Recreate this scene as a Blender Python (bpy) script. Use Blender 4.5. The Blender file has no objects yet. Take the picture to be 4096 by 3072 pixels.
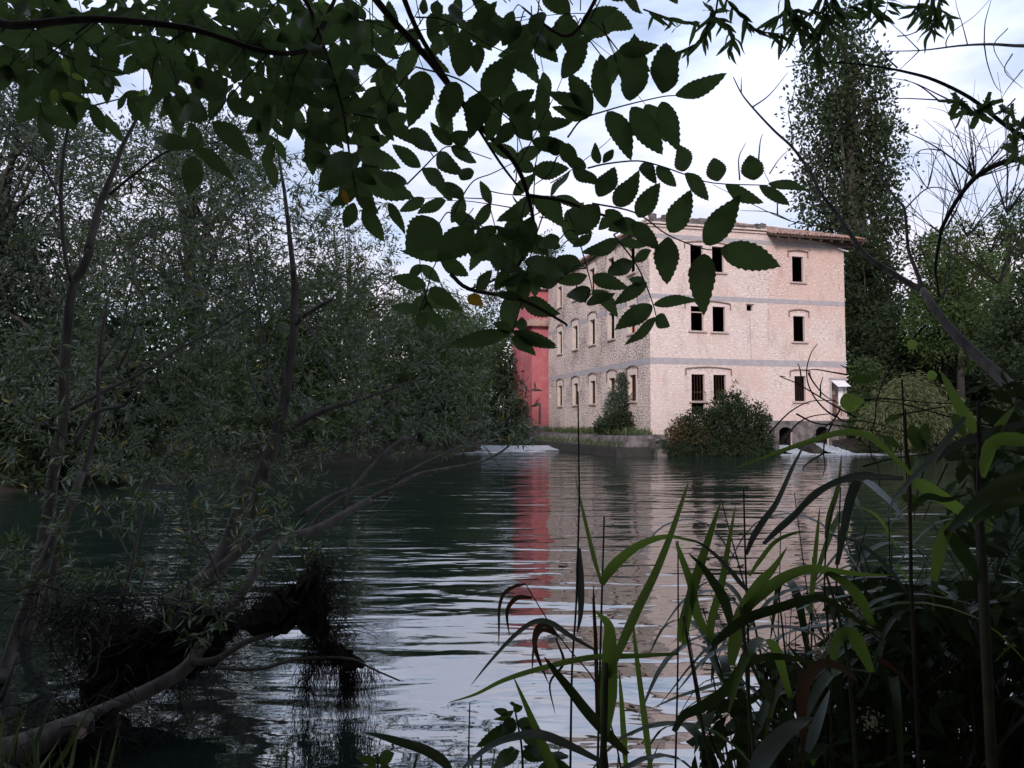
import bpy, bmesh, math, random
import numpy as np
from mathutils import Vector, Matrix

rng = np.random.default_rng(7)
random.seed(7)
scene = bpy.context.scene
col = scene.collection

# ------------------------------------------------------------------ camera
CAM_Z, FPX, PITCH = 1.75, 3072.0, math.atan(154 / 3072)
cam_d = bpy.data.cameras.new('camera'); cam_d.sensor_width = 36; cam_d.lens = 27
cam_d.clip_start = 0.05; cam_d.clip_end = 3000
cam = bpy.data.objects.new('camera', cam_d); col.objects.link(cam)
cam.location = (0, 0, CAM_Z); cam.rotation_euler = (math.pi / 2 + PITCH, 0, 0)
scene.camera = cam

# ------------------------------------------------------------------ sky, sun, exposure
SUN_AZ, SUN_EL = Vector((-0.30, -0.95)).normalized(), math.radians(24)
world = bpy.data.worlds.new('World'); scene.world = world; world.use_nodes = True
wn, wl = world.node_tree.nodes, world.node_tree.links
wn.clear()
def wnode(t, **k):
    n = wn.new(t)
    for a, b in k.items(): setattr(n, a, b)
    return n
out = wnode('ShaderNodeOutputWorld'); bg = wnode('ShaderNodeBackground')
sky = wnode('ShaderNodeTexSky', sky_type='NISHITA', sun_disc=False)
sky.sun_elevation = SUN_EL; sky.sun_rotation = math.atan2(SUN_AZ.x, SUN_AZ.y)
sky.air_density = 1.0; sky.dust_density = 0.2; sky.ozone_density = 2.0
tc = wnode('ShaderNodeTexCoord'); mp = wnode('ShaderNodeMapping')
mp.inputs['Scale'].default_value = (1.3, 1.3, 3.6); mp.inputs['Rotation'].default_value = (0.25, 0.3, 0.4)
mp.inputs['Location'].default_value = (0.35, 0.1, 0.2)
nz = wnode('ShaderNodeTexNoise'); nz.inputs['Scale'].default_value = 2.1; nz.inputs['Detail'].default_value = 7; nz.inputs['Roughness'].default_value = 0.55
rp = wnode('ShaderNodeValToRGB'); rp.color_ramp.elements[0].position = 0.40; rp.color_ramp.elements[1].position = 0.58
rp.color_ramp.elements[0].color = (0.28, 0.28, 0.28, 1); rp.color_ramp.elements[1].color = (1, 1, 1, 1)
sep = wnode('ShaderNodeSeparateXYZ')
hz = wnode('ShaderNodeMapRange'); hz.inputs['From Min'].default_value = 0.02; hz.inputs['From Max'].default_value = 0.45
hz.inputs['To Min'].default_value = 0; hz.inputs['To Max'].default_value = 1
cc = wnode('ShaderNodeMix', data_type='RGBA')
cc.inputs[6].default_value = (1.02, 0.84, 0.86, 1); cc.inputs[7].default_value = (1.0, 1.12, 1.42, 1)
sk = wnode('ShaderNodeMix', data_type='RGBA', blend_type='MULTIPLY'); sk.inputs[0].default_value = 1
sk.inputs[7].default_value = (0.15, 0.15, 0.15, 1)
mx = wnode('ShaderNodeMix', data_type='RGBA')
wl.new(tc.outputs['Generated'], mp.inputs[0]); wl.new(mp.outputs[0], nz.inputs[0]); wl.new(nz.outputs[0], rp.inputs[0])
wl.new(tc.outputs['Generated'], sep.inputs[0]); wl.new(sep.outputs['Z'], hz.inputs['Value']); wl.new(hz.outputs[0], cc.inputs[0])
wl.new(sky.outputs[0], sk.inputs[6]); wl.new(sk.outputs[2], mx.inputs[6]); wl.new(cc.outputs[2], mx.inputs[7]); wl.new(rp.outputs[0], mx.inputs[0])
wl.new(mx.outputs[2], bg.inputs[0]); bg.inputs[1].default_value = 1.0; wl.new(bg.outputs[0], out.inputs[0])

sun_d = bpy.data.lights.new('sun', 'SUN'); sun_d.energy = 3.1; sun_d.angle = math.radians(14); sun_d.color = (1.0, 0.88, 0.86)
sun = bpy.data.objects.new('sun', sun_d); col.objects.link(sun)
sdir = Vector((SUN_AZ.x * math.cos(SUN_EL), SUN_AZ.y * math.cos(SUN_EL), math.sin(SUN_EL)))
sun.rotation_euler = sdir.to_track_quat('Z', 'Y').to_euler()
vs = scene.view_settings; vs.view_transform = 'Standard'; vs.look = 'None'; vs.gamma = 1; vs.exposure = 0.0; vs.use_curve_mapping = False
scene.cycles.max_bounces = 6; scene.cycles.transparent_max_bounces = 4
scene.cycles.use_denoising = True

# ------------------------------------------------------------------ helpers
CT, ST = math.cos(PITCH), math.sin(PITCH)
def PX(x, y, d):
    """photo pixel (4096 wide) at ground distance d (metres along Y) -> world point"""
    a = (x - 2048) / FPX; b = (1536 - y) / FPX
    k = d / (CT - b * ST)
    return np.array([a * k, d, CAM_Z + (ST + b * CT) * k])
def crop(ox, oy, s):
    return lambda x, y: (ox + x * s, oy + y * s)
def tag(o, label=None, cat=None, group=None, kind=None):
    if label: o['label'] = label
    if cat: o['category'] = cat
    if group: o['group'] = group
    if kind: o['kind'] = kind
    return o
def empty(name, loc=(0, 0, 0), rz=0):
    o = bpy.data.objects.new(name, None); col.objects.link(o); o.location = loc; o.rotation_euler = (0, 0, rz); o.empty_display_size = .2
    return o
def link(name, me, mat, parent=None):
    o = bpy.data.objects.new(name, me); col.objects.link(o)
    if mat is not None and len(me.materials) == 0: me.materials.append(mat)
    if parent is not None: o.parent = parent
    return o
def mesh_np(name, V, F, smooth=False):
    """V (n,3), F (m,k) all faces with the same corner count"""
    V = np.asarray(V, np.float32); F = np.asarray(F, np.int32)
    me = bpy.data.meshes.new(name); k = F.shape[1]
    me.vertices.add(len(V)); me.vertices.foreach_set('co', V.ravel())
    me.loops.add(F.size); me.loops.foreach_set('vertex_index', F.ravel())
    me.polygons.add(len(F)); me.polygons.foreach_set('loop_start', np.arange(0, F.size, k, dtype=np.int32))
    if smooth: me.polygons.foreach_set('use_smooth', np.ones(len(F), bool))
    me.update(calc_edges=True); me.validate()
    return me
class MB:
    """collects quads/tris, builds ONE mesh object"""
    def __init__(s): s.v = []; s.f = []; s.n = 0
    def add(s, V, F):
        s.v.extend([tuple(map(float, p)) for p in V]); s.f.extend([tuple(int(i) + s.n for i in f) for f in F]); s.n += len(V); return s
    def box(s, x0, x1, y0, y1, z0, z1):
        V = [(x0,y0,z0),(x1,y0,z0),(x1,y1,z0),(x0,y1,z0),(x0,y0,z1),(x1,y0,z1),(x1,y1,z1),(x0,y1,z1)]
        return s.add(V, [(3,2,1,0),(4,5,6,7),(0,1,5,4),(1,2,6,5),(2,3,7,6),(3,0,4,7)])
    def tube(s, P, R, n=6):
        P = np.asarray(P, float); m = len(P)
        R = np.full(m, R, float) if np.isscalar(R) else np.asarray(R, float)
        T = np.gradient(P, axis=0); T /= np.linalg.norm(T, axis=1)[:, None] + 1e-9
        ref = np.array([0.3, 0.2, 0.9]); 
        if abs(T[0] @ ref) > .9: ref = np.array([1., 0, 0])
        V = []
        for i in range(m):
            a = np.cross(T[i], ref); a /= np.linalg.norm(a) + 1e-9; b = np.cross(T[i], a); ref = np.cross(a, T[i])
            for k in range(n):
                w = 2 * math.pi * k / n
                V.append(P[i] + R[i] * (math.cos(w) * a + math.sin(w) * b))
        F = []
        for i in range(m - 1):
            for k in range(n):
                F.append((i*n+k, i*n+(k+1)%n, (i+1)*n+(k+1)%n, (i+1)*n+k))
        F.append(tuple(range(n))[::-1]); F.append(tuple((m-1)*n+k for k in range(n)))
        return s.add(V, F)
    def build(s, name, mat, parent=None, smooth=False):
        me = bpy.data.meshes.new(name); me.from_pydata(s.v, [], s.f)
        if smooth: me.polygons.foreach_set('use_smooth', [True] * len(me.polygons))
        me.update()
        return link(name, me, mat, parent)
def smooth_line(P, n=4):
    P = np.asarray(P, float)
    if len(P) < 3: 
        t = np.linspace(0, 1, n + 1)[:, None]; return P[0] * (1 - t) + P[-1] * t
    Q = np.vstack([2*P[0]-P[1], P, 2*P[-1]-P[-2]]); o = []
    for i in range(len(P) - 1):
        p0, p1, p2, p3 = Q[i:i+4]
        for t in np.linspace(0, 1, n, endpoint=False):
            o.append(.5*((2*p1)+(-p0+p2)*t+(2*p0-5*p1+4*p2-p3)*t*t+(-p0+3*p1-3*p2+p3)*t**3))
    o.append(P[-1]); return np.array(o)
def px_line(pts, d0, d1=None, f=None, n=4):
    """photo polyline -> smooth world polyline with the distance running from d0 to d1"""
    d1 = d0 if d1 is None else d1; m = len(pts)
    W = []
    for i, (x, y) in enumerate(pts):
        if f: x, y = f(x, y)
        W.append(PX(x, y, d0 + (d1 - d0) * i / max(1, m - 1)))
    return smooth_line(np.array(W), n)
def unit(A): return A / (np.linalg.norm(A, axis=-1, keepdims=True) + 1e-9)
def leaf_mesh(name, P, D, N, L, W, fold=.18):
    """many lance-shaped leaves: two folded triangles each"""
    P, D, N = map(np.asarray, (P, D, N)); n = len(P); D = unit(D)
    S = unit(np.cross(D, N)); N = np.cross(S, D)
    L = np.broadcast_to(L, n)[:, None]; W = np.broadcast_to(W, n)[:, None]
    V = np.empty((n, 4, 3)); V[:, 0] = P; V[:, 3] = P + D * L - N * L * .06
    mid = P + D * L * .45; V[:, 1] = mid + S * W * .5 + N * W * fold; V[:, 2] = mid - S * W * .5 + N * W * fold
    F = np.arange(n)[:, None] * 4
    F = np.concatenate([F + np.array([0, 1, 3]), F + np.array([0, 3, 2])])
    return mesh_np(name, V.reshape(-1, 3), F)
def rand_unit(n): return unit(rng.normal(size=(n, 3)))

# ------------------------------------------------------------------ materials
def new_mat(name):
    m = bpy.data.materials.new(name); m.use_nodes = True; nt = m.node_tree; nt.nodes.clear()
    o = nt.nodes.new('ShaderNodeOutputMaterial'); return m, nt, o
def N_(nt, t, **k):
    n = nt.nodes.new(t)
    for a, b in k.items():
        if a.startswith('i_'): n.inputs[a[2:].replace('_', ' ')].default_value = b
        else: setattr(n, a, b)
    return n
def ramp(nt, stops):
    r = nt.nodes.new('ShaderNodeValToRGB'); e = r.color_ramp.elements
    while len(e) < len(stops): e.new(.5)
    for k, (p, c) in enumerate(stops):
        e[k].position = p; e[k].color = (*c, 1) if len(c) == 3 else c
    return r
def leaf_mat(name, stops, trans, tmix=.35, rough=.5, spec=.3, pale=None):
    m, nt, o = new_mat(name); lk = nt.links.new
    g = N_(nt, 'ShaderNodeNewGeometry'); r = ramp(nt, stops); lk(g.outputs['Random Per Island'], r.inputs[0])
    p = N_(nt, 'ShaderNodeBsdfPrincipled', i_Roughness=rough); p.inputs['Specular IOR Level'].default_value = spec
    c = r.outputs[0]
    if pale:
        mx = N_(nt, 'ShaderNodeMix', data_type='RGBA'); gt = N_(nt, 'ShaderNodeMath', operation='LESS_THAN'); gt.inputs[1].default_value = .42; lk(g.outputs['Random Per Island'], gt.inputs[0]); ml = N_(nt, 'ShaderNodeMath', operation='MULTIPLY'); lk(g.outputs['Backfacing'], ml.inputs[0]); lk(gt.outputs[0], ml.inputs[1]); lk(ml.outputs[0], mx.inputs[0]); lk(c, mx.inputs[6]); mx.inputs[7].default_value = (*pale, 1); c = mx.outputs[2]
    lk(c, p.inputs['Base Color'])
    t = N_(nt, 'ShaderNodeBsdfTranslucent'); t.inputs[0].default_value = (*trans, 1)
    s = N_(nt, 'ShaderNodeMixShader'); s.inputs[0].default_value = tmix
    lk(p.outputs[0], s.inputs[1]); lk(t.outputs[0], s.inputs[2]); lk(s.outputs[0], o.inputs[0])
    return m
def obj_leaf_mat(name, c1, c2, trans, tmix=.3, rough=.45):
    """single broad leaves: colour varies leaf by leaf, veins and blotches over the blade"""
    m, nt, o = new_mat(name); lk = nt.links.new
    oi = N_(nt, 'ShaderNodeObjectInfo'); r = ramp(nt, [(0, c1), (1, c2)]); lk(oi.outputs['Random'], r.inputs[0])
    tc = N_(nt, 'ShaderNodeTexCoord'); nz = N_(nt, 'ShaderNodeTexNoise', i_Scale=4.0, i_Detail=4.0); lk(tc.outputs['Object'], nz.inputs[0])
    mu = N_(nt, 'ShaderNodeMix', data_type='RGBA', blend_type='MULTIPLY'); mu.inputs[0].default_value = .55
    lk(r.outputs[0], mu.inputs[6]); lk(nz.outputs[0], mu.inputs[7])
    p = N_(nt, 'ShaderNodeBsdfPrincipled', i_Roughness=rough); p.inputs['Specular IOR Level'].default_value = .25
    lk(mu.outputs[2], p.inputs['Base Color'])
    wv = N_(nt, 'ShaderNodeTexWave', i_Scale=5.0, i_Distortion=1.2, bands_direction='Y'); lk(tc.outputs['Object'], wv.inputs[0])
    bp = N_(nt, 'ShaderNodeBump', i_Strength=.10, i_Distance=.002); lk(wv.outputs[1], bp.inputs['Height']); lk(bp.outputs[0], p.inputs['Normal'])
    t = N_(nt, 'ShaderNodeBsdfTranslucent')
    tm = N_(nt, 'ShaderNodeMix', data_type='RGBA', blend_type='MULTIPLY'); tm.inputs[0].default_value = .6; tm.inputs[6].default_value = (*trans, 1); lk(nz.outputs[0], tm.inputs[7]); lk(tm.outputs[2], t.inputs[0])
    s = N_(nt, 'ShaderNodeMixShader'); s.inputs[0].default_value = tmix
    lk(p.outputs[0], s.inputs[1]); lk(t.outputs[0], s.inputs[2]); lk(s.outputs[0], o.inputs[0])
    return m
def noise_mat(name, stops, scale=6, rough=.85, bump=.3, bdist=.02, stretch=(1, 1, 1), detail=6, spec=.3):
    m, nt, o = new_mat(name); lk = nt.links.new
    tc = N_(nt, 'ShaderNodeTexCoord'); mp = N_(nt, 'ShaderNodeMapping'); mp.inputs['Scale'].default_value = stretch
    nz = N_(nt, 'ShaderNodeTexNoise', i_Scale=scale, i_Detail=detail, i_Roughness=.6)
    lk(tc.outputs['Object'], mp.inputs[0]); lk(mp.outputs[0], nz.inputs[0])
    r = ramp(nt, stops); lk(nz.outputs[0], r.inputs[0])
    p = N_(nt, 'ShaderNodeBsdfPrincipled', i_Roughness=rough); p.inputs['Specular IOR Level'].default_value = spec
    lk(r.outputs[0], p.inputs['Base Color'])
    b = N_(nt, 'ShaderNodeBump', i_Strength=bump, i_Distance=bdist); lk(nz.outputs[0], b.inputs['Height']); lk(b.outputs[0], p.inputs['Normal'])
    lk(p.outputs[0], o.inputs[0]); return m
def brick_mat(name, axes, c1, c2, red, mortar, red_side, rough_b, dark=0.0):
    m, nt, o = new_mat(name); lk = nt.links.new
    tc = N_(nt, 'ShaderNodeTexCoord'); sp = N_(nt, 'ShaderNodeSeparateXYZ'); cb = N_(nt, 'ShaderNodeCombineXYZ')
    lk(tc.outputs['Object'], sp.inputs[0]); lk(sp.outputs[axes], cb.inputs[0]); lk(sp.outputs['Z'], cb.inputs[1])
    br = N_(nt, 'ShaderNodeTexBrick'); br.offset = .5
    for k, v in dict(Scale=1.0).items(): br.inputs[k].default_value = v
    br.inputs['Brick Width'].default_value = .27; br.inputs['Row Height'].default_value = .075
    br.inputs['Mortar Size'].default_value = .012; br.inputs['Mortar Smooth'].default_value = .3; br.inputs['Bias'].default_value = -.1
    nz0 = N_(nt, 'ShaderNodeTexNoise', i_Scale=1.6, i_Detail=3.0); lk(cb.outputs[0], nz0.inputs[0])
    wob = N_(nt, 'ShaderNodeMix', data_type='VECTOR'); wob.inputs[0].default_value = .04 if not dark else .12
    lk(cb.outputs[0], wob.inputs[4]); lk(nz0.outputs['Color'], wob.inputs[5]); lk(wob.outputs[1], br.inputs[0])
    # cream bricks; redder patches towards one side, and bleached specks
    big = N_(nt, 'ShaderNodeTexNoise', i_Scale=.35, i_Detail=5.0, i_Roughness=.6); lk(cb.outputs[0], big.inputs[0])
    gr = N_(nt, 'ShaderNodeMath', operation='MULTIPLY_ADD'); lk(sp.outputs[axes], gr.inputs[0]); gr.inputs[1].default_value = red_side; lk(big.outputs[0], gr.inputs[2])
    if not dark:                                            # the upper right bay was rebuilt in redder brick
        gx = N_(nt, 'ShaderNodeMath', operation='GREATER_THAN'); gx.inputs[1].default_value = 7.32; lk(sp.outputs['X'], gx.inputs[0])
        gz = N_(nt, 'ShaderNodeMapRange'); gz.inputs['From Min'].default_value = 6.6; gz.inputs['From Max'].default_value = 9.0; lk(sp.outputs['Z'], gz.inputs['Value'])
        gm = N_(nt, 'ShaderNodeMath', operation='MULTIPLY'); lk(gx.outputs[0], gm.inputs[0]); lk(gz.outputs[0], gm.inputs[1])
        ga = N_(nt, 'ShaderNodeMath', operation='MULTIPLY_ADD'); lk(gm.outputs[0], ga.inputs[0]); ga.inputs[1].default_value = .20; lk(gr.outputs[0], ga.inputs[2]); gr = ga
    rr = ramp(nt, [(.52, (0, 0, 0)), (.75, (1, 1, 1))]); lk(gr.outputs[0], rr.inputs[0])
    a = N_(nt, 'ShaderNodeMix', data_type='RGBA'); lk(rr.outputs[0], a.inputs[0]); a.inputs[6].default_value = (*c1, 1); a.inputs[7].default_value = (*red, 1)
    b = N_(nt, 'ShaderNodeMix', data_type='RGBA'); lk(rr.outputs[0], b.inputs[0]); b.inputs[6].default_value = (*c2, 1); b.inputs[7].default_value = (*[x*.8+y*.2 for x, y in zip(red, c2)], 1)
    lk(a.outputs[2], br.inputs['Color1']); lk(b.outputs[2], br.inputs['Color2']); br.inputs['Mortar'].default_value = (*mortar, 1)
    fine = N_(nt, 'ShaderNodeTexNoise', i_Scale=5.5, i_Detail=5.0, i_Roughness=.62); mpf = N_(nt, 'ShaderNodeMapping'); mpf.inputs['Scale'].default_value = (1, 2.6, 1)
    lk(cb.outputs[0], mpf.inputs[0]); lk(mpf.outputs[0], fine.inputs[0])
    sp2 = ramp(nt, [(.57, (0, 0, 0)), (.66, (1, 1, 1))]); lk(fine.outputs[0], sp2.inputs[0])
    w = N_(nt, 'ShaderNodeMix', data_type='RGBA'); lk(sp2.outputs[0], w.inputs[0]); lk(br.outputs[0], w.inputs[6]); w.inputs[7].default_value = (.80, .71, .66, 1)
    dks = N_(nt, 'ShaderNodeMath', operation='MULTIPLY_ADD'); lk(big.outputs[0], dks.inputs[0]); dks.inputs[1].default_value = .45; lk(fine.outputs[0], dks.inputs[2])
    dk = ramp(nt, [(.55 + dark * .18, (.20, .16, .16)), (.63 + dark * .18, (1, 1, 1))]); lk(dks.outputs[0], dk.inputs[0])
    mu = N_(nt, 'ShaderNodeMix', data_type='RGBA', blend_type='MULTIPLY'); mu.inputs[0].default_value = .55 + dark * .5; lk(w.outputs[2], mu.inputs[6]); lk(dk.outputs[0], mu.inputs[7])
    # soot and damp streaks of their own shape
    st = N_(nt, 'ShaderNodeTexNoise', i_Scale=.8, i_Detail=6.0, i_Roughness=.65); mps = N_(nt, 'ShaderNodeMapping'); mps.inputs['Scale'].default_value = (1.6, .5, 1)
    lk(cb.outputs[0], mps.inputs[0]); lk(mps.outputs[0], st.inputs[0])
    sr = ramp(nt, [(.30, (.72, .69, .67)), (.46, (1, 1, 1))]); lk(st.outputs[0], sr.inputs[0])
    m2 = N_(nt, 'ShaderNodeMix', data_type='RGBA', blend_type='MULTIPLY'); m2.inputs[0].default_value = .8; lk(mu.outputs[2], m2.inputs[6]); lk(sr.outputs[0], m2.inputs[7])
    p = N_(nt, 'ShaderNodeBsdfPrincipled', i_Roughness=.9); p.inputs['Specular IOR Level'].default_value = .15
    lk(m2.outputs[2], p.inputs['Base Color'])
    ad = N_(nt, 'ShaderNodeMath', operation='MULTIPLY_ADD'); lk(br.outputs['Fac'], ad.inputs[0]); ad.inputs[1].default_value = -.6; lk(fine.outputs[0], ad.inputs[2])
    bp = N_(nt, 'ShaderNodeBump', i_Strength=rough_b, i_Distance=.05); lk(ad.outputs[0], bp.inputs['Height']); lk(bp.outputs[0], p.inputs['Normal'])
    lk(p.outputs[0], o.inputs[0]); return m

M = {}
M['brick_front'] = brick_mat('pale_brick_front', 'X', (.61,.49,.44), (.53,.415,.37), (.52,.33,.27), (.55,.48,.43), .010, .35)
M['brick_side'] = brick_mat('rough_brick_side', 'Y', (.72,.595,.52), (.60,.49,.43), (.62,.48,.42), (.52,.44,.39), .0, .9, dark=.55)
M['band'] = noise_mat('grey_render_band', [(.3,(.27,.25,.26)),(.7,(.37,.34,.34))], 3, .9, .15)
M['pale_brick'] = noise_mat('pale_brick_surround', [(.3,(.53,.42,.39)),(.7,(.64,.52,.48))], 6, .9, .25)
M['plaster'] = noise_mat('cream_plaster', [(.3,(.48,.40,.35)),(.7,(.60,.50,.43))], 2.5, .9, .15)
M['sill'] = noise_mat('worn_stone_sill', [(.3,(.32,.25,.22)),(.7,(.48,.38,.33))], 8, .9, .3)
M['hood'] = noise_mat('dark_weathered_moulding', [(.3,(.10,.07,.06)),(.7,(.24,.17,.14))], 9, .9, .3)
M['concrete'] = noise_mat('stained_concrete', [(.30,(.035,.030,.028)),(.5,(.11,.095,.09)),(.75,(.22,.195,.185))], 2.2, .92, .5, .05)
M['wet_stone'] = noise_mat('wet_mossy_stone', [(.3,(.008,.007,.006)),(.7,(.035,.030,.024))], 2.5, .75, .6, .06)
M['red'] = noise_mat('red_plaster', [(.25,(.32,.085,.095)),(.55,(.40,.12,.13)),(.85,(.48,.22,.22))], 1.1, .9, .2)
M['red_shutter'] = noise_mat('red_painted_wood', [(.3,(.45,.09,.05)),(.7,(.58,.14,.08))], 5, .7, .2)
M['inside'] = noise_mat('dark_inner_wall', [(.3,(.05,.042,.04)),(.7,(.10,.085,.08))], 2, .95, .2)  # dark base colour for the inner walls and floors
M['rust'] = noise_mat('rusty_iron', [(.3,(.06,.03,.022)),(.7,(.13,.065,.045))], 20, .85, .2)
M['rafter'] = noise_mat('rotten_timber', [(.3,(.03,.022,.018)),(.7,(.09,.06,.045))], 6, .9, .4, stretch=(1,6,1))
M['tile'] = noise_mat('old_roof_tile', [(.3,(.15,.095,.08)),(.5,(.29,.185,.15)),(.75,(.40,.31,.27))], 3.5, .9, .4)
M['tile_orange'] = noise_mat('newer_roof_tile', [(.3,(.32,.15,.09)),(.7,(.44,.24,.16))], 6, .85, .3)
M['white_metal'] = noise_mat('white_sheet', [(.3,(.62,.60,.60)),(.7,(.75,.73,.73))], 5, .6, .05)
M['door'] = noise_mat('brown_door', [(.3,(.07,.035,.03)),(.7,(.14,.07,.06))], 4, .7, .2, stretch=(6,6,1))
M['foam'] = noise_mat('white_water', [(.35,(.16,.20,.23)),(.62,(.60,.64,.68))], 9, .35, 1.0, .06, stretch=(1,2.5,1), spec=.5)
M['bark'] = noise_mat('grey_willow_bark', [(.3,(.035,.030,.026)),(.7,(.115,.10,.088))], 14, .9, .7, .01, stretch=(1,1,.25))
M['bark_dark'] = noise_mat('dark_bark', [(.3,(.016,.012,.010)),(.7,(.06,.045,.036))], 20, .9, .6, .01, stretch=(1,1,.3))
M['bark_far'] = noise_mat('far_bark', [(.3,(.03,.026,.022)),(.7,(.075,.065,.055))], 3, .9, .4, .02)
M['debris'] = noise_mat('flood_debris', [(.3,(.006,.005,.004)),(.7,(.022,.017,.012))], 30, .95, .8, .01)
M['cut'] = noise_mat('cut_wood', [(.3,(.16,.12,.09)),(.7,(.26,.20,.15))], 20, .9, .2)
M['mud'] = noise_mat('bank_earth', [(.3,(.020,.017,.012)),(.55,(.05,.042,.030)),(.8,(.045,.055,.025))], 1.2, .95, .6, .1)
M['elder'] = obj_leaf_mat('elder_leaf', (.018,.034,.014), (.040,.062,.022), (.13,.20,.06), .44)
M['elder_yellow'] = obj_leaf_mat('yellowed_leaf', (.50,.26,.02), (.55,.30,.03), (.6,.35,.03), .4)
M['elder_light'] = obj_leaf_mat('light_green_leaf', (.09,.15,.03), (.13,.20,.04), (.30,.45,.08), .5)  # brighter green than the ordinary elder leaf
M['stem_green'] = noise_mat('green_stalk', [(.3,(.022,.026,.016)),(.7,(.05,.058,.03))], 20, .7, .2, .002)
WIL = [(0,(.020,.038,.010)),(.5,(.040,.068,.017)),(.93,(.062,.096,.027)),(.972,(.10,.13,.04)),(.985,(.55,.36,.03)),(1,(.62,.42,.04))]
M['willow'] = leaf_mat('willow_leaf', WIL, (.10,.14,.035), .32, .30, .6, pale=(.30,.34,.27))
M['willow_gold'] = leaf_mat('pale_willow', [(0,(.065,.080,.034)),(1,(.135,.150,.066))], (.14,.16,.05), .3)
def far_leaf(n, lo, hi, tr=.25): return leaf_mat(n, [(0, lo), (1, hi)], tuple(h * 1.4 for h in hi), tr, .7, .12)
M['evergreen'] = far_leaf('evergreen_leaf', (.012,.020,.010), (.035,.050,.022))
M['far_mid'] = far_leaf('far_green_leaf', (.025,.042,.016), (.065,.092,.035))
M['far_light'] = far_leaf('far_light_leaf', (.028,.050,.016), (.075,.110,.036))
M['far_silver'] = far_leaf('far_silver_leaf', (.034,.050,.035), (.085,.108,.078))
M['rusty'] = far_leaf('rusty_leaf', (.05,.035,.018), (.11,.075,.035))
M['poplar'] = far_leaf('poplar_leaf', (.018,.028,.014), (.055,.075,.038))
M['canopy'] = far_leaf('canopy_leaf', (.03,.05,.02), (.05,.08,.03), .10)
M['reed'] = obj_leaf_mat('reed_blade', (.05,.085,.022), (.085,.125,.035), (.22,.34,.05), .5, .4)
M['reed_grey'] = obj_leaf_mat('greyed_reed_blade', (.10,.125,.11), (.15,.18,.16), (.06,.08,.05), .2, .35)
M['sedge'] = obj_leaf_mat('sedge_blade', (.030,.050,.020), (.05,.075,.028), (.06,.09,.02), .3, .4)
M['reed_dry'] = obj_leaf_mat('dry_reed_blade', (.07,.035,.022), (.11,.06,.035), (.08,.04,.02), .25, .7)
M['nettle'] = obj_leaf_mat('nettle_leaf', (.035,.065,.020), (.06,.10,.03), (.10,.16,.03), .35)
M['flower'] = leaf_mat('pale_flower', [(0,(.30,.28,.20)),(1,(.45,.42,.32))], (.2,.2,.12), .2)
M['grass'] = leaf_mat('bank_grass', [(0,(.03,.05,.018)),(1,(.08,.11,.04))], (.1,.13,.04), .3)
def water_mat():
    m, nt, o = new_mat('river_water'); lk = nt.links.new
    tc = N_(nt, 'ShaderNodeTexCoord')
    def nz(scale, det, st, rot=0, rough=.5):
        mp = N_(nt, 'ShaderNodeMapping'); mp.inputs['Scale'].default_value = st; mp.inputs['Rotation'].default_value = (0, 0, rot)
        n = N_(nt, 'ShaderNodeTexNoise', i_Scale=scale, i_Detail=det, i_Roughness=rough, i_Distortion=.4); lk(tc.outputs['Object'], mp.inputs[0]); lk(mp.outputs[0], n.inputs[0]); return n
    a = nz(1.0, 2.0, (.55, 1.75, 1), .10); b = nz(1.0, 2.0, (1.9, 4.2, 1), -.18); c = nz(1.0, 1.0, (.12, .35, 1), .3)
    s1 = N_(nt, 'ShaderNodeMath', operation='MULTIPLY_ADD'); lk(b.outputs[0], s1.inputs[0]); s1.inputs[1].default_value = .16; lk(a.outputs[0], s1.inputs[2])
    cr = ramp(nt, [(.3, (.35, .35, .35)), (.7, (1, 1, 1))]); lk(c.outputs[0], cr.inputs[0])
    s2 = N_(nt, 'ShaderNodeMath', operation='MULTIPLY'); lk(s1.outputs[0], s2.inputs[0]); lk(cr.outputs[0], s2.inputs[1])
    bp = N_(nt, 'ShaderNodeBump', i_Strength=1.0, i_Distance=.07); lk(s2.outputs[0], bp.inputs['Height'])
    p = N_(nt, 'ShaderNodeBsdfPrincipled', i_Roughness=.03, i_IOR=4.6); p.inputs['Base Color'].default_value = (.012, .020, .016, 1)
    lk(bp.outputs[0], p.inputs['Normal']); lk(p.outputs[0], o.inputs[0]); return m
M['water'] = water_mat()

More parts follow.
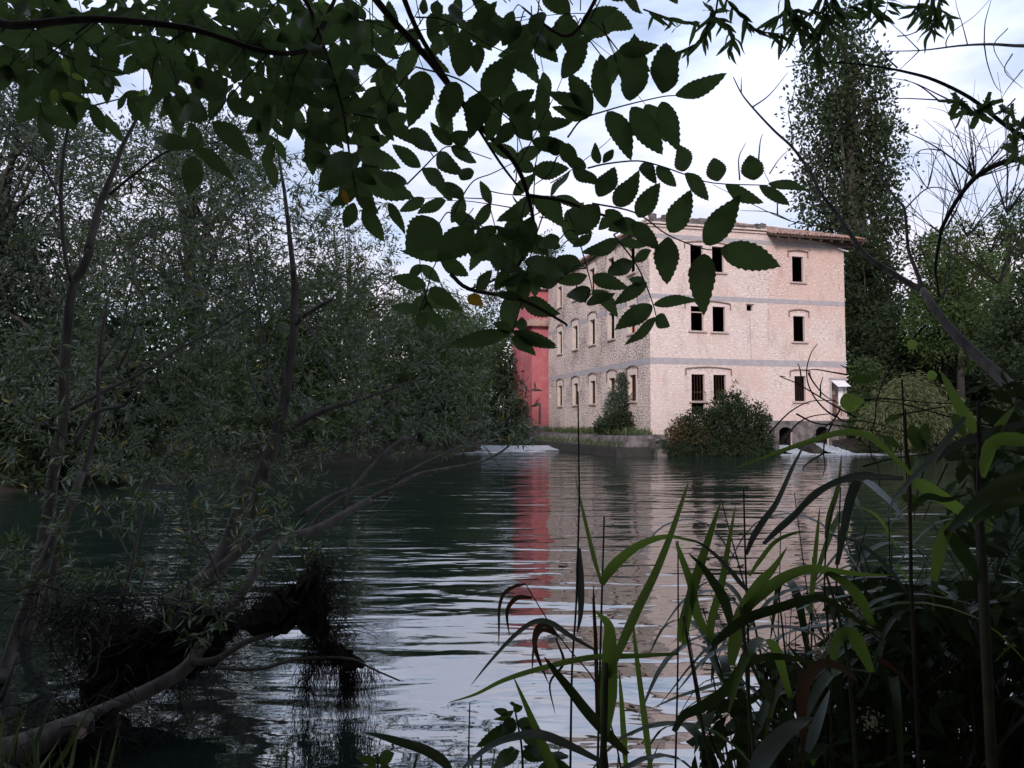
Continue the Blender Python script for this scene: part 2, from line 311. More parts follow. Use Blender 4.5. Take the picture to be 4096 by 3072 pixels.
# ================================================================== SETTING
BC = np.array([7.578, 42.0]); BU = np.array([.96932, .24581]); BV = np.array([-.24581, .96932]); BROT = math.atan2(.24581, .96932)
BW, BL = 12.45, 19.1
def bloc(x, y, z=0):
    p = BC + BU * x + BV * y; return np.array([p[0], p[1], z])
def lerp_tab(v, xs, ys): return np.interp(v, xs, ys)
def ground_h(X, Y):
    near = Y - lerp_tab(X, [-30, -9, -6, -3.5, -1.4, 1, 2.2, 8, 30], [16, 9, 7, 4.9, 3.1, 3.0, 3.5, 4.2, 6])
    left = X - lerp_tab(Y, [0, 18, 25, 36, 46, 60, 90, 200], [-14, -13, -11, -6.5, -2.2, -.4, .5, 4])
    right = 42 - X + .12 * Y
    lx = (X - BC[0]) * BU[0] + (Y - BC[1]) * BU[1]; ly = (X - BC[0]) * BV[0] + (Y - BC[1]) * BV[1]
    front = lerp_tab(lx, [-3, 1, 4, 7, 7.6, 12, 13.2, 20, 40], [-1.9, -1.7, -2.1, -1.3, .6, .6, -.4, -.2, 1.5])
    far = np.maximum(-2.1 - lx, front - ly)
    m = np.minimum(np.minimum(near, left), np.minimum(right, far))
    far2 = 150 - Y; m = np.minimum(m, far2)
    bank = np.where(near == m, .35, np.where(far == m, .95, 1.0))
    z = np.where(m > 0, -np.minimum(1.3, m * .7), np.minimum(bank, -m * .55))
    z = z + np.where(m < -4, np.minimum(6, (-m - 4) * .03), 0)
    wob = .06 * np.sin(X * 1.7 + 2 * np.sin(Y * .9)) + .05 * np.sin(Y * 2.3 + X)
    return z + np.where(m < -.3, wob, 0)
xs = np.concatenate([np.linspace(-900, -40, 14), np.arange(-32, 52, .5), np.linspace(60, 900, 14)])
ys = np.concatenate([np.linspace(-200, -12, 8), np.arange(-8, 78, .5), np.linspace(84, 1500, 16)])
X, Y = np.meshgrid(xs, ys); Z = ground_h(X, Y)
nx, ny = len(xs), len(ys); ii = np.arange(nx * ny).reshape(ny, nx)
Fq = np.stack([ii[:-1, :-1], ii[:-1, 1:], ii[1:, 1:], ii[1:, :-1]], -1).reshape(-1, 4)
tag(link('ground', mesh_np('ground', np.stack([X, Y, Z], -1).reshape(-1, 3), Fq, True), M['mud']), 'dark earth river bank with leaf litter', 'ground', kind='structure')
wv = [(-60, -10, 0), (90, -10, 0), (90, 152, 0), (-60, 152, 0)]
tag(link('river_water', mesh_np('river_water', wv, [[0, 1, 2, 3]]), M['water']), 'dark green rippled river in front of the mill', 'river', kind='structure')

# ------------------------------------------------------------------ the old mill
mill = empty('brick_mill', (*BC, 0), BROT)
tag(mill, 'derelict pale brick three storey watermill standing at the water edge', 'building')
def grid_wall(S, z0, z1, holes, t, mp_):
    """wall slab with real openings; mp_(s, z, depth) -> local xyz"""
    mb = MB(); ss = sorted({S[0], S[1]} | {h[0] for h in holes} | {h[1] for h in holes}); zz = sorted({z0, z1} | {h[2] for h in holes} | {h[3] for h in holes})
    def inh(a, b): return any(h[0] < a < h[1] and h[2] < b < h[3] for h in holes)
    for i in range(len(ss) - 1):
        for j in range(len(zz) - 1):
            if inh((ss[i]+ss[i+1])/2, (zz[j]+zz[j+1])/2): continue
            a, b, c, d = ss[i], ss[i+1], zz[j], zz[j+1]
            mb.add([mp_(a,c,0), mp_(b,c,0), mp_(b,d,0), mp_(a,d,0)], [(0,1,2,3)])
            mb.add([mp_(a,c,t), mp_(b,c,t), mp_(b,d,t), mp_(a,d,t)], [(3,2,1,0)])
    for a, b, c, d in holes:
        mb.add([mp_(a,c,0), mp_(a,d,0), mp_(a,d,t), mp_(a,c,t)], [(0,1,2,3)]); mb.add([mp_(b,c,0), mp_(b,d,0), mp_(b,d,t), mp_(b,c,t)], [(3,2,1,0)])
        mb.add([mp_(a,d,0), mp_(b,d,0), mp_(b,d,t), mp_(a,d,t)], [(0,1,2,3)]); mb.add([mp_(a,c,0), mp_(b,c,0), mp_(b,c,t), mp_(a,c,t)], [(3,2,1,0)])
    return mb
mapF = lambda s, z, d: (s, d, z)
mapL = lambda s, z, d: (d, s, z)
front_w = [(2.48,3.26,10.26,11.70,'t'), (3.82,4.56,10.24,11.69,'t'), (8.95,9.71,9.92,11.40,'t'),
           (2.47,3.25,6.88,8.25,'m'), (3.81,4.60,6.86,8.27,'m'), (8.96,9.73,6.44,7.91,'m'),
           (2.46,3.27,2.95,4.43,'g'), (3.81,4.59,2.96,4.42,'g'), (8.97,9.72,2.98,4.43,'g')]
vent, lowgate, doorh = (5.97,6.35,8.11,8.45), (2.47,3.27,2.2,2.84), (11.44,12.22,2.1,4.05)
arches = [(7.90,8.78,-.9,1.50), (10.30,11.20,-.9,1.52)]
fh = [w[:4] for w in front_w] + [vent, lowgate, doorh] + arches
grid_wall((0, BW), -1, 12.75, fh, .18, mapF).build('front_wall', M['brick_front'], mill)
left_c = [16.1, 12.55, 9.08, 5.66, 2.45]
left_w = []
for c in left_c:
    left_w += [(c-.5, c+.5, 3.0, 4.5, 'g'), (c-.5, c+.5, 6.93, 8.58, 'm'), (c-.5, c+.5, 10.45, 12.0, 't')]
extra = (18.45, 18.75, 3.6, 4.6)
grid_wall((.5, BL), -1, 13.1, [w[:4] for w in left_w] + [extra], .22, mapL).build('left_wall', M['brick_side'], mill)
# the strip of the left face that is the front wall's end
MB().add([(-.003,0,-1),(-.003,.5,-1),(-.003,.5,12.75),(-.003,0,12.75)], [(0,3,2,1)]).build('corner_face', M['brick_side'], mill)
MB().box(BW-.5, BW, .5, BL, -1, 12.75).build('right_wall', M['brick_front'], mill)
MB().box(.5, BW-.5, BL-.5, BL, -1, 12.75).build('back_wall', M['brick_front'], mill)
for z in (1.6, 5.1, 8.7): MB().box(.52, BW-.52, .52, BL-.52, z, z+.22).build('floor_slab', M['inside'], mill)
MB().box(.55, BW-.55, 6.4, 6.7, 1.85, 12.7).build('partition_wall', M['inside'], mill)
MB().box(6.7, 7.0, .52, 6.35, 1.85, 12.7).build('partition_wall', M['inside'], mill)
# grey render bands, 12 mm proud, wrapping both faces
def arc_strip(mapx, s0, s1, z, rise, h, prot, n=8):
    mb = MB(); V = []
    for k in range(n + 1):
        t = k / n; s = s0 + (s1 - s0) * t; zz = z + rise * (1 - (2*t-1)**2)
        V += [mapx(s, zz, -prot), mapx(s, zz+h, -prot*.6), mapx(s, zz+h, .01), mapx(s, zz, .01)]
    F = []
    for k in range(n):
        for j in range(4): F.append((k*4+j, k*4+(j+1)%4, k*4+4+(j+1)%4, k*4+4+j))
    F += [(0,1,2,3), (n*4+3, n*4+2, n*4+1, n*4)]
    return mb.add(V, F)
for z0, z1 in ((4.97, 5.32), (8.60, 8.86), (11.97, 12.22)):
    MB().box(-.012, BW-.01, -.012, .01, z0, z1).build('render_band', M['band'], mill)
for z0, z1 in ((4.97, 5.34), (8.60, 8.86)):
    MB().box(-.013, .01, .012, BL-.01, z0+.002, z1+.002).build('render_band', M['band'], mill)
def window(mapx, w, side):
    a, b, c, d, lv = w
    k = .20 if side else .05
    mb = MB()     # plastered surround, a ring round the opening
    top = .34 if side else .17
    ring = [((a-k,a,c-.02,d+top)), ((b,b+k,c-.02,d+top)), ((a,b,d,d+top))]
    for s0, s1, z0, z1 in ring:
        V = [mapx(s, z, dd) for dd in (-.018, .005) for s, z in ((s0,z0),(s1,z0),(s1,z1),(s0,z1))]
        mb.add(V, [(0,1,2,3),(4,5,6,7),(0,1,5,4),(1,2,6,5),(2,3,7,6),(3,0,4,7)])
    for s in (a+.004, b-.004):                          # plastered reveals
        mb.add([mapx(s,c,-.01), mapx(s,d,-.01), mapx(s,d,.20 if side else .165), mapx(s,c,.20 if side else .165)], [(0,1,2,3)])
    o = mb.build('window', M['plaster' if side else 'pale_brick'], mill)
    V = [mapx(s, z, dd) for dd in (-.12, .05) for s, z in ((a-.16,c-.11),(b+.16,c-.11),(b+.16,c-.024),(a-.16,c-.024))]
    MB().add(V, [(0,1,2,3),(7,6,5,4),(0,1,5,4),(1,2,6,5),(2,3,7,6),(3,0,4,7)]).build('sill', M['sill'], o)
    return o
WIN = {}
for w in front_w:
    WIN[w] = window(mapF, w, False)
for a, b, z in ((2.2, 4.86, 11.98), (2.2, 4.86, 8.46), (2.2, 4.86, 4.70)):
    pass
def hood(mapx, parent, s0, s1, z, rise, drop=.32):
    mb = arc_strip(mapx, s0, s1, z, rise, .06, .09)
    for s in (s0-.05, s1):
        V = [mapx(q, zz, dd) for dd in (-.05, .005) for q, zz in ((s,z-drop),(s+.05,z-drop),(s+.05,z+.03),(s,z+.03))]
        mb.add(V, [(0,1,2,3),(7,6,5,4),(0,1,5,4),(1,2,6,5),(2,3,7,6),(3,0,4,7)])
    mb.build('hood_mould', M['hood'], parent)
hood(mapF, WIN[front_w[0]], 2.15, 4.90, 11.80, .10); hood(mapF, WIN[front_w[3]], 2.15, 4.90, 8.42, .12); hood(mapF, WIN[front_w[6]], 2.15, 4.90, 4.72, .10)
hood(mapF, WIN[front_w[2]], 8.72, 9.98, 11.66, .06); hood(mapF, WIN[front_w[5]], 8.72, 9.98, 8.17, .10); hood(mapF, WIN[front_w[8]], 8.72, 9.98, 4.70, .08)
for w in left_w:
    o = window(mapL, w, True); a, b, c, d, lv = w
    hood(mapL, o, a-.30, b+.30, d+.36, .16, .6 if lv == 'g' else .25)
    if lv == 'g':
        for k in range(3):
            s = a + .25 + .25 * k; mb = MB(); mb.tube([mapL(s, c, .10), mapL(s, d, .10)], .018, 5); mb.build('bar', M['rust'], o)
    if (lv == 't' and abs((a+b)/2 - 2.45) > 1 and abs((a+b)/2-5.66) > 1 and abs((a+b)/2-12.55) > 1) or (lv == 'm' and abs((a+b)/2-2.45) < .1):
        sh = MB(); sh.box(.17, .20, a+.01, a+.62, c, d-.01); sh.build('shutter', M['red_shutter'], o)
        for k in range(5):
            MB().box(.155, .169, a+.06, a+.57, c+.15+k*.27, c+.30+k*.27).build('slat', M['red_shutter'], o)
for idx in (6, 7, 8):
    a, b, c, d, lv = front_w[idx]; o = WIN[front_w[idx]]
    out_ = -.22 if idx < 8 else .10
    for k in range(5):
        s = a + .06 + (b - a - .12) * k / 4
        mb = MB(); mb.tube([(s, .1, d-.02), (s, .08, c+.55), (s, out_, c+.48), (s, out_, c+.02)] if idx < 8 else [(s, .1, c), (s, .1, d)], .010, 5); mb.build('bar', M['rust'], o)
    if idx < 8:
        for zz in (c+.03, c+.48): MB().box(a+.02, b-.02, out_-.012, out_+.012, zz-.012, zz+.012).build('rail', M['rust'], o)
# timber transom and fallen beams that show inside the openings
MB().box(2.48, 3.24, .12, .17, 7.90, 7.96).build('beam', M['sill'], mill)
mb = MB(); mb.tube([(2.3, 1.5, 10.4), (3.4, 1.2, 11.9)], .07, 5); mb.build('beam', M['rafter'], mill)
mb = MB(); mb.tube([(3.6, 1.9, 11.3), (4.9, 1.5, 10.6)], .09, 5); mb.build('beam', M['rafter'], mill)
mb = MB(); mb.tube([(3.5, 1.2, 10.9), (4.8, 2.6, 11.8)], .06, 5); mb.build('beam', M['rafter'], mill)
# crack / downpipe line under the vent
mb = MB(); mb.tube([(6.17, -.012, 8.1), (6.18, -.012, 6.6), (6.2, -.012, 5.33)], .015, 4); mb.build('drain_line', M['band'], mill)
MB().box(5.93, 6.42, -.05, .01, 8.452, 8.50).build('vent_lintel', M['hood'], mill)
# doorway with half-torn canopy and white leaf
dr = MB().box(11.30, 11.437, -.03, .05, 2.0, 4.25).box(12.223, 12.36, -.03, .05, 2.0, 4.25).box(11.25, 12.41, -.05, .05, 4.252, 4.36).build('doorway', M['band'], mill)
MB().box(11.46, 11.86, .13, .17, 2.1, 3.4).build('door_leaf', M['door'], dr)
MB().box(11.88, 12.20, -.02, .02, 2.75, 3.78).build('white_panel', M['white_metal'], dr)
mb = MB(); mb.add([(11.40,-.02,4.22),(12.26,-.02,4.22),(12.32,-.55,3.86),(11.44,-.60,3.82),(11.40,-.02,4.20),(12.26,-.02,4.20),(12.32,-.55,3.84),(11.44,-.60,3.80)], [(0,1,2,3),(7,6,5,4),(0,3,7,4),(1,5,6,2),(2,6,7,3),(0,4,5,1)])
mb.build('canopy', M['white_metal'], dr)
MB().box(11.3, 12.3, -.35, .02, 1.96, 2.08).build('doorstep', M['sill'], dr)
# grey plinth with the two mill-race arches
pl = grid_wall((7.2, BW), -1, 1.85, arches, .04, lambda s, z, d: (s, d-.035, z))
for a, b, c, d in arches:
    n = 8; top = d + .001
    for sgn in (0, 1):
        V = []; cx = (a + b) / 2; r = (b - a) / 2
        for k in range(n // 2 + 1):
            w = math.pi / 2 * k / (n // 2); x = cx - r * math.cos(w) if sgn == 0 else cx + r * math.cos(w); z = d - .30 + .30 * math.sin(w)
            V += [(x, -.035, z), (x, .18, z)]
        c0 = len(V); V += [((a if sgn == 0 else b), -.035, top)]
        F = [(2*k, 2*k+2, c0) for k in range(n // 2)] + [(2*k, 2*k+1, 2*k+3, 2*k+2) for k in range(n // 2)]
        pl.add(V, F)
pl.build('plinth', M['concrete'], mill)
for a, b, c, d in arches:
    MB().box(a-.25, b+.25, .19, 5, d, d+.1).box(a-.3, a-.003, .19, 5, -1, d).box(b+.003, b+.3, .19, 5, -1, d).box(a-.3, b+.3, 5, 5.2, -1, d).build('mill_race', M['wet_stone'], mill)
# cornice, rubble crown and broken eaves
MB().box(-.10, 7.25, -.10, .02, 12.60, 12.68).build('cornice', M['brick_front'], mill)
MB().box(-.16, 7.25, -.16, .02, 12.76, 12.86).build('cornice', M['brick_front'], mill)
MB().box(-.10, .02, .03, BL, 12.98, 13.10).build('cornice', M['brick_side'], mill)
def lump(w, d, h, seed):
    r = np.random.default_rng(seed); V = np.array([[x, y, z] for z in (0, 1) for x, y in ((0,0),(1,0),(1,1),(0,1))], float) - [.5, .5, 0]
    V += r.uniform(-.14, .14, V.shape); V *= [w, d, h]
    return V, [(3,2,1,0),(4,5,6,7),(0,1,5,4),(1,2,6,5),(2,3,7,6),(3,0,4,7)]
x = .05
k = 0
while x < 7.0:
    w = rng.uniform(.22, .5); h = rng.uniform(.10, .34) * (1.35 if x < 2 else 1)
    V, F = lump(w, .32, h, k); mb = MB(); mb.add(V + [x + w/2, .0, 12.855], F); mb.build('rubble_stone', M['concrete'], mill); x += w * .92; k += 1
# roof: low hip, boards below, clay tiles above
SL = .364; EZ = 12.72
rf = MB()
def rz(y): return EZ + SL * y
xr, xl, yb = BW + .95, -.28, BL + .3
A = [(xl, -.05, rz(-.05)), (7.3, -.05, rz(-.05)), (7.3, -.92, rz(-.92)), (xr, -.92, rz(-.92)), (xr, yb, rz(-.92)), (xl, yb, rz(-.05)), (6.2, 6.2, rz(6.2)), (6.2, BL-6, rz(6.2))]
top = [tuple(p) for p in A]; bot = [(p[0], p[1], p[2]-.10) for p in A]
rf.add(top + bot, [(0,1,6),(1,2,3,6),(3,4,7,6),(4,5,7),(5,0,6,7),(8,14,9),(9,14,11,10),(11,14,15,12),(12,15,13),(13,15,14,8),(0,8,9,1),(1,9,10,2),(2,10,11,3),(3,11,12,4),(4,12,13,5),(5,13,8,0)])
roof = rf.build('roof', M['rafter'], mill)
for k in range(9):
    x = 7.45 + k * .70; MB().box(x, x+.11, -.86, .02, 0, .13)
    mb = MB(); V = [(x, yy, rz(yy) - .105 - dz) for yy in (-.88, .02) for dz in (.14, 0)] + [(x+.11, yy, rz(yy) - .105 - dz) for yy in (-.88, .02) for dz in (.14, 0)]
    mb.add(V, [(0,1,3,2),(4,6,7,5),(0,4,5,1),(2,3,7,6),(0,2,6,4),(1,5,7,3)]); mb.build('rafter', M['rafter'], roof)
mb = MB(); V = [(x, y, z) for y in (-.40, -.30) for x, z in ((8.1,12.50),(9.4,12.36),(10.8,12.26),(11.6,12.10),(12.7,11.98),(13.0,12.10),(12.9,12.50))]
mb.add(V, [tuple(range(7)), tuple(range(13, 6, -1))] + [(i, (i+1) % 7, 7+(i+1) % 7, 7+i) for i in range(7)]); mb.build('eave_shade_board', M['rafter'], roof)  # added dark board standing in for shadow, soot and ragged growth below the eave
mb = MB(); mb.tube([(11.95, -.16, 12.02), (12.3, -.18, 11.90), (12.62, -.2, 11.84)], .035, 6); mb.build('gutter_end', M['white_metal'], roof)
def tile_data(mat, name):
    V = []; L, n = .46, 5
    for yy, r in ((0, .105), (L, .085)):
        for q in range(n + 1):
            w = math.pi * q / n; V.append((-r*math.cos(w), yy, r*math.sin(w)*.9))
        for q in range(n + 1):
            w = math.pi * q / n; V.append((-(r-.018)*math.cos(w), yy, (r-.018)*math.sin(w)*.9))
    m = n + 1; F = []
    for q in range(n):
        F += [(q, q+1, 2*m+q+1, 2*m+q), (m+q+1, m+q, 3*m+q, 3*m+q+1), (q+1, q, m+q, m+q+1), (2*m+q, 2*m+q+1, 3*m+q+1, 3*m+q)]
    me = bpy.data.meshes.new(name); me.from_pydata(V, [], F); me.update(); me.materials.append(mat); return me
TD = [tile_data(M['tile'], 'tile'), tile_data(M['tile_orange'], 'tile')]
ang = math.atan(SL)
def put_tile(x, y, z, rx, rzz, kind=0):
    o = bpy.data.objects.new('tile', TD[kind]); col.objects.link(o); o.parent = roof; o.location = (x, y, z); o.rotation_euler = (rx, 0, rzz); return o
rest = MB(); tv = [v.co.copy() for v in TD[0].vertices]; tf = [tuple(p.vertices) for p in TD[0].polygons]
def rest_tile(x, y, z, rx, rzz):
    Mx = Matrix.Translation((x, y, z)) @ Matrix.Rotation(rzz, 4, 'Z') @ Matrix.Rotation(rx, 4, 'X'); rest.add([Mx @ v for v in tv], tf)
nt_ = 0
for row in range(18):
    yy = -.98 + row * .37
    for k in range(70):
        x = -.2 + k * .2
        if x < 7.3 and yy < -.2: continue
        lo = yy + (0 if x < 7.3 else -.0); 
        if x < max(-.25, yy - .1) or x > min(xr - .02, BW + .9 - max(0, yy) * 1.03): continue
        j = rng.normal(size=4); miss = .22 if x < 7 else .03
        if rng.random() < miss and row < 4: continue
        far = x < 7.3
        first = row <= 2 if not far else row <= 4
        rx, rzz = ang + j[0] * .03, j[1] * (.05 if not far else .16); zz = rz(yy) + .005 + abs(j[2]) * .018
        if first and nt_ < 215: put_tile(x + j[3]*.012, yy, zz, rx, rzz, 1 if (x > 12.1 and rng.random() < .6) or rng.random() < .08 else 0); nt_ += 1
        else: rest_tile(x + j[3]*.012, yy, zz, rx, rzz)
for k in range(90):                                     # eave of the left slope
    y = .3 + k * .21; j = rng.normal(size=3)
    if k < 80 and k % 1 == 0 and nt_ < 295: put_tile(-.36, y, rz(0) + .0 + abs(j[0])*.03, ang + j[1]*.05, -math.pi/2 + j[2]*.08, 0); nt_ += 1
    for q in range(1, 5): rest_tile(-.36 + q*.37, y, rz(q*.35) + abs(j[0])*.02, ang, -math.pi/2 + j[2]*.05)
ro = rest.build('tile_field', M['tile'], roof); ro['kind'] = 'stuff'
# ------------------------------------------------------------------ red annex at the far end of the left face
ax = empty('red_annex', (*bloc(0, BL)[:2], 0), BROT); tag(ax, 'narrow red plastered annex behind the far end of the mill', 'building')
MB().box(-1.25, 6, .35, 6.5, 1.5, 12.3).build('wall', M['red'], ax)
MB().box(-1.30, 6, .30, 6.55, -1, 1.5).build('plinth', M['concrete'], ax)
mb = MB(); mb.add([(-1.75,-.1,9.35),(.4,-.1,9.35),(.4,-.1,9.95),(-1.25,.3,10.0),(-1.75,3,9.35),(.4,3,9.35),(.4,3,9.95),(-1.25,3,10.0)], [(0,1,2,3),(7,6,5,4),(0,3,7,4),(0,4,5,1),(3,2,6,7)])
mb.build('awning_roof', M['tile'], ax)
MB().box(-1.262, -1.2, 1.4, 2.3, 1.5, 3.4).build('door', M['door'], ax)
MB().box(-.72, -.55, .31, .36, 1.6, 3.3).build('slit_window', M['inside'], ax)
rfm = MB(); rfm.add([(-1.5,.0,12.3),(6.2,.0,12.3),(6.2,6.8,12.3),(-1.5,6.8,12.3),(2.3,3.4,13.2)], [(0,1,4),(1,2,4),(2,3,4),(3,0,4),(3,2,1,0)]); rfm.build('roof', M['tile'], ax)
# ------------------------------------------------------------------ embankment along the left face and round the corner
em = empty('concrete_embankment', (*BC, 0), BROT); tag(em, 'stained concrete embankment at the foot of the mill corner', 'embankment')
mb = MB(); mb.add([(-2.3,-1.5,-.5),(.9,-1.7,-.5),(.9,-.02,-.5),(-.02,-.02,-.5),(-.02,BL,-.5),(-2.3,BL,-.5),(-1.7,-1.0,1.02),(.5,-1.1,1.06),(.5,-.02,1.10),(-.02,-.02,1.10),(-.02,BL,1.0),(-1.7,BL,.95)],
   [(0,1,7,6),(1,2,8,7),(2,3,9,8),(3,4,10,9),(4,5,11,10),(5,0,6,11),(6,7,8,9),(6,9,10,11)])
mb.build('sloped_wall', M['concrete'], em)
mb = MB(); mb.add([(-3.0,-2.1,-.6),(-.1,-2.25,-.6),(-.1,-1.62,-.6),(-2.3,-1.55,-.6),(-2.3,BL-1,-.6),(-3.0,BL-1,-.6),(-2.75,-1.9,.42),(-.1,-2.0,.40),(-.1,-1.3,.46),(-2.0,-1.25,.45),(-2.0,BL-1,.42),(-2.75,BL-1,.40)],
   [(0,1,7,6),(1,2,8,7),(2,3,9,8),(3,4,10,9),(4,5,11,10),(5,0,6,11),(6,7,8,9),(6,9,10,11)])
mb.build('wet_ledge', M['wet_stone'], em)
MB().box(-.75, -.12, -2.35, -1.2, -.5, .62).build('buttress_block', M['concrete'], em)
MB().box(-.70, -.17, -2.0, -.9, .62, .90).build('cap_stone', M['concrete'], em)
for k in range(60):
    x = rng.uniform(.6, 7.3); y = rng.uniform(-2.5, -1.2) if x < 6.4 else rng.uniform(-1.4, -.5); s = rng.uniform(.18, .5); V, F = lump(s, s*.8, s*.6, 100+k); mb = MB(); mb.add(V + [x, y, -.1 + .2*rng.random()], F)
    mb.build('rock', M['wet_stone'], em)
# ------------------------------------------------------------------ wall between the arches, and the white water
pr = empty('arch_cutwater', tuple(bloc(9.5, -.05)), BROT); tag(pr, 'dark wet stone pier between the two outflow arches', 'pier')
mb = MB(); mb.add([(-.55,0,-.6),(.65,0,-.6),(.5,-1.5,-.6),(-.35,-1.5,-.6),(-.45,0,.62),(.55,0,.62),(.38,-1.1,.30),(-.25,-1.1,.30)], [(4,5,6,7),(0,4,7,3),(1,2,6,5),(2,3,7,6),(0,1,5,4)]); mb.build('pier_stone', M['wet_stone'], pr)
mb = MB(); mb.add([(1.9,0,-.6),(3.6,0,-.6),(3.6,-1.2,-.6),(2.2,-1.3,-.6),(1.85,0,.7),(3.6,0,.9),(3.4,-.8,.3),(2.2,-.9,.3)], [(4,5,6,7),(0,4,7,3),(1,2,6,5),(2,3,7,6),(0,1,5,4)]); mb.build('bank_stone', M['wet_stone'], pr)
def foam_sheet(name, label, x0, x1, y0, y1, zf, nx=26, ny=14, amp=.06, world=False):
    V = []; ph = rng.uniform(0, 9, 6)
    for j in range(ny + 1):
        for i in range(nx + 1):
            s, t = i / nx, j / ny; x = x0 + (x1 - x0) * s; y = y0 + (y1 - y0) * t
            z = zf(s, t) + amp * (math.sin(x*7+ph[0]+2*math.sin(y*5)) * math.sin(y*6+ph[1]) + .7*math.sin(x*15+ph[2])*math.sin(y*13+ph[3])) * (1 if 0 < i < nx and 0 < j < ny else .2)
            p = (x, y, z) if world else tuple(bloc(x, y, z)); V.append(p)
    F = [(j*(nx+1)+i, j*(nx+1)+i+1, (j+1)*(nx+1)+i+1, (j+1)*(nx+1)+i) for j in range(ny) for i in range(nx)]
    return tag(link(name, mesh_np(name, V, F, True), M['foam']), label, 'white water', kind='structure')
foam_sheet('outflow_water', 'white water pouring from the left mill arch', 7.75, 8.95, .45, -1.7, lambda s, t: .42*(1-t)**1.6 + .03)
foam_sheet('outflow_water', 'white water pouring from the right mill arch', 10.15, 11.5, .45, -2.0, lambda s, t: .52*(1-t)**1.4 + .03)
def foam_patches(name, label, spots):
    V = []; F = []
    for x, y, w, d in spots:
        n = 9; c = len(V); V.append((x, y, .03 + .02*rng.random()))
        for k in range(n):
            a = 2*math.pi*k/n; r = rng.uniform(.6, 1.2); V.append((x + math.cos(a)*w*r, y + math.sin(a)*d*r, .006))
        F += [(c, c+1+k, c+1+(k+1) % n) for k in range(n)]
    o = link(name, mesh_np(name, V, F, True), M['foam']); return tag(o, label, 'foam', kind='stuff')
sp_ = []
for k in range(210):
    s = rng.uniform(6.6, 18); p = bloc(s, -1.9 - rng.random()**2 * 1.1 - .05*(s-9) * .2); sp_.append((p[0], p[1], rng.uniform(.15, .55), rng.uniform(.05, .16)))
foam_patches('foam_line', 'long line of white foam drifting below the mill arches', sp_)
sp_ = []
for k in range(120):
    t = rng.random(); p = np.array([-3.6 + 5.4*t, 47 - 4*rng.random() + 3*t]); sp_.append((p[0], p[1], rng.uniform(.12, .5), rng.uniform(.06, .22)))
foam_patches('weir_foam', 'white foam below the weir left of the embankment', sp_)
foam_sheet('weir_water', 'white water falling over the small weir beside the red annex', -3.2, 3.0, 51, 48.2, lambda s, t: .22*(1-t)**1.5 + .015, 40, 10, .03, True)

# ================================================================== TREES AND SHRUBS
K = 1.8517                                               # 2212-wide preview -> photo pixels
def GP(x, y, d): return PX(x * K, y * K, d)
def crown(name, blobs, mat, parent, per=34, clump=.55, ls=.28, lw=.5, up=.4, shell=.45, dens=1.0, droop=0.0, stretch=1.0):
    P, D, Nn = [], [], []
    for (c, r) in blobs:
        area = (r[0]*r[1] + r[1]*r[2] + r[0]*r[2]) / 3 * 12.6
        n = max(4, int(dens * area / (clump * clump) * .9))
        u = rand_unit(n); rad = shell + (1.08 - shell) * rng.random(n)[:, None] ** .6
        rad *= (1 + .16*np.sin(u[:, :1]*7 + c[0]) * np.cos(u[:, 2:]*6 + c[1]))
        cc = c + u * rad * r
        for q in range(n):
            m = max(3, int(per * rng.uniform(.5, 1.4))); s = clump * rng.uniform(.45, .9)
            off = rng.normal(size=(m, 3)) * s * .55; off[:, 2] *= stretch
            P.append(cc[q] + off); dd = unit(off + rand_unit(m) * s * .6 + u[q] * s * .3); dd[:, 2] -= droop; D.append(dd)
            nn = rand_unit(m); nn[:, 2] += up; Nn.append(nn)
    P, D, Nn = np.concatenate(P), np.concatenate(D), np.concatenate(Nn); n = len(P)
    keep = P[:, 2] > .02; P, D, Nn = P[keep], D[keep], Nn[keep]; n = len(P)
    L = ls * rng.uniform(.6, 1.3, n)
    me = leaf_mesh(name, P, D, Nn, L, L * lw); o = link(name, me, mat, parent); o['kind'] = 'stuff'; return o
def tree(name, label, cat, mat, base, gblobs, trunk_r=.2, group=None, bark='bark_far', limbs=True, stems=1, **kw):
    """gblobs: (x, y, rx, ry, distance[, depth radius]) in preview pixels"""
    bl = []
    for b in gblobs:
        x, y, rx, ry, d = b[:5]; c = GP(x, y, d); s = K / FPX * d
        bl.append((c, np.array([rx*s, (b[5] if len(b) > 5 else min(rx, ry)*s*.9), ry*s])))
    bx, by = base; bz = float(ground_h(np.array([bx]), np.array([by]))[0]); bz = max(bz, -.3)
    root = empty(name, (bx, by, bz)); tag(root, label, cat, group); o0 = np.array([bx, by, bz])
    bl = [(c - o0, r) for c, r in bl]
    tops = sorted(bl, key=lambda q: q[0][2]); topc = tops[-1][0]
    mb = MB()
    for s_ in range(stems):
        j = rng.normal(size=3) * (.25 if stems > 1 else .04) * abs(topc[2]) * .3; j[2] = 0
        T = smooth_line(np.array([[0, 0, -.25], topc * [.25, .25, .35] + j*.4 + [.1, 0, 0], topc*[.7,.7,.7] + j, topc + j]), 4)
        mb.tube(T, np.linspace(trunk_r, trunk_r*.22, len(T)), 7)
    if limbs:
        for c, r in bl:
            for q in range(4):
                t = rng.uniform(.2, .8); st = topc * [.5, .5, t] * [t, t, 1] if True else 0
                e = c + rand_unit(1)[0] * r * .75; mid = (st + e) / 2 + [0, 0, .12*np.linalg.norm(e-st)]
                L = smooth_line(np.array([st, mid, e]), 4); mb.tube(L, np.linspace(trunk_r*.38, trunk_r*.07, len(L)), 5)
    mb.build('trunk', M[bark], root, True)
    crown('crown', bl, M[mat], root, **kw)
    return root
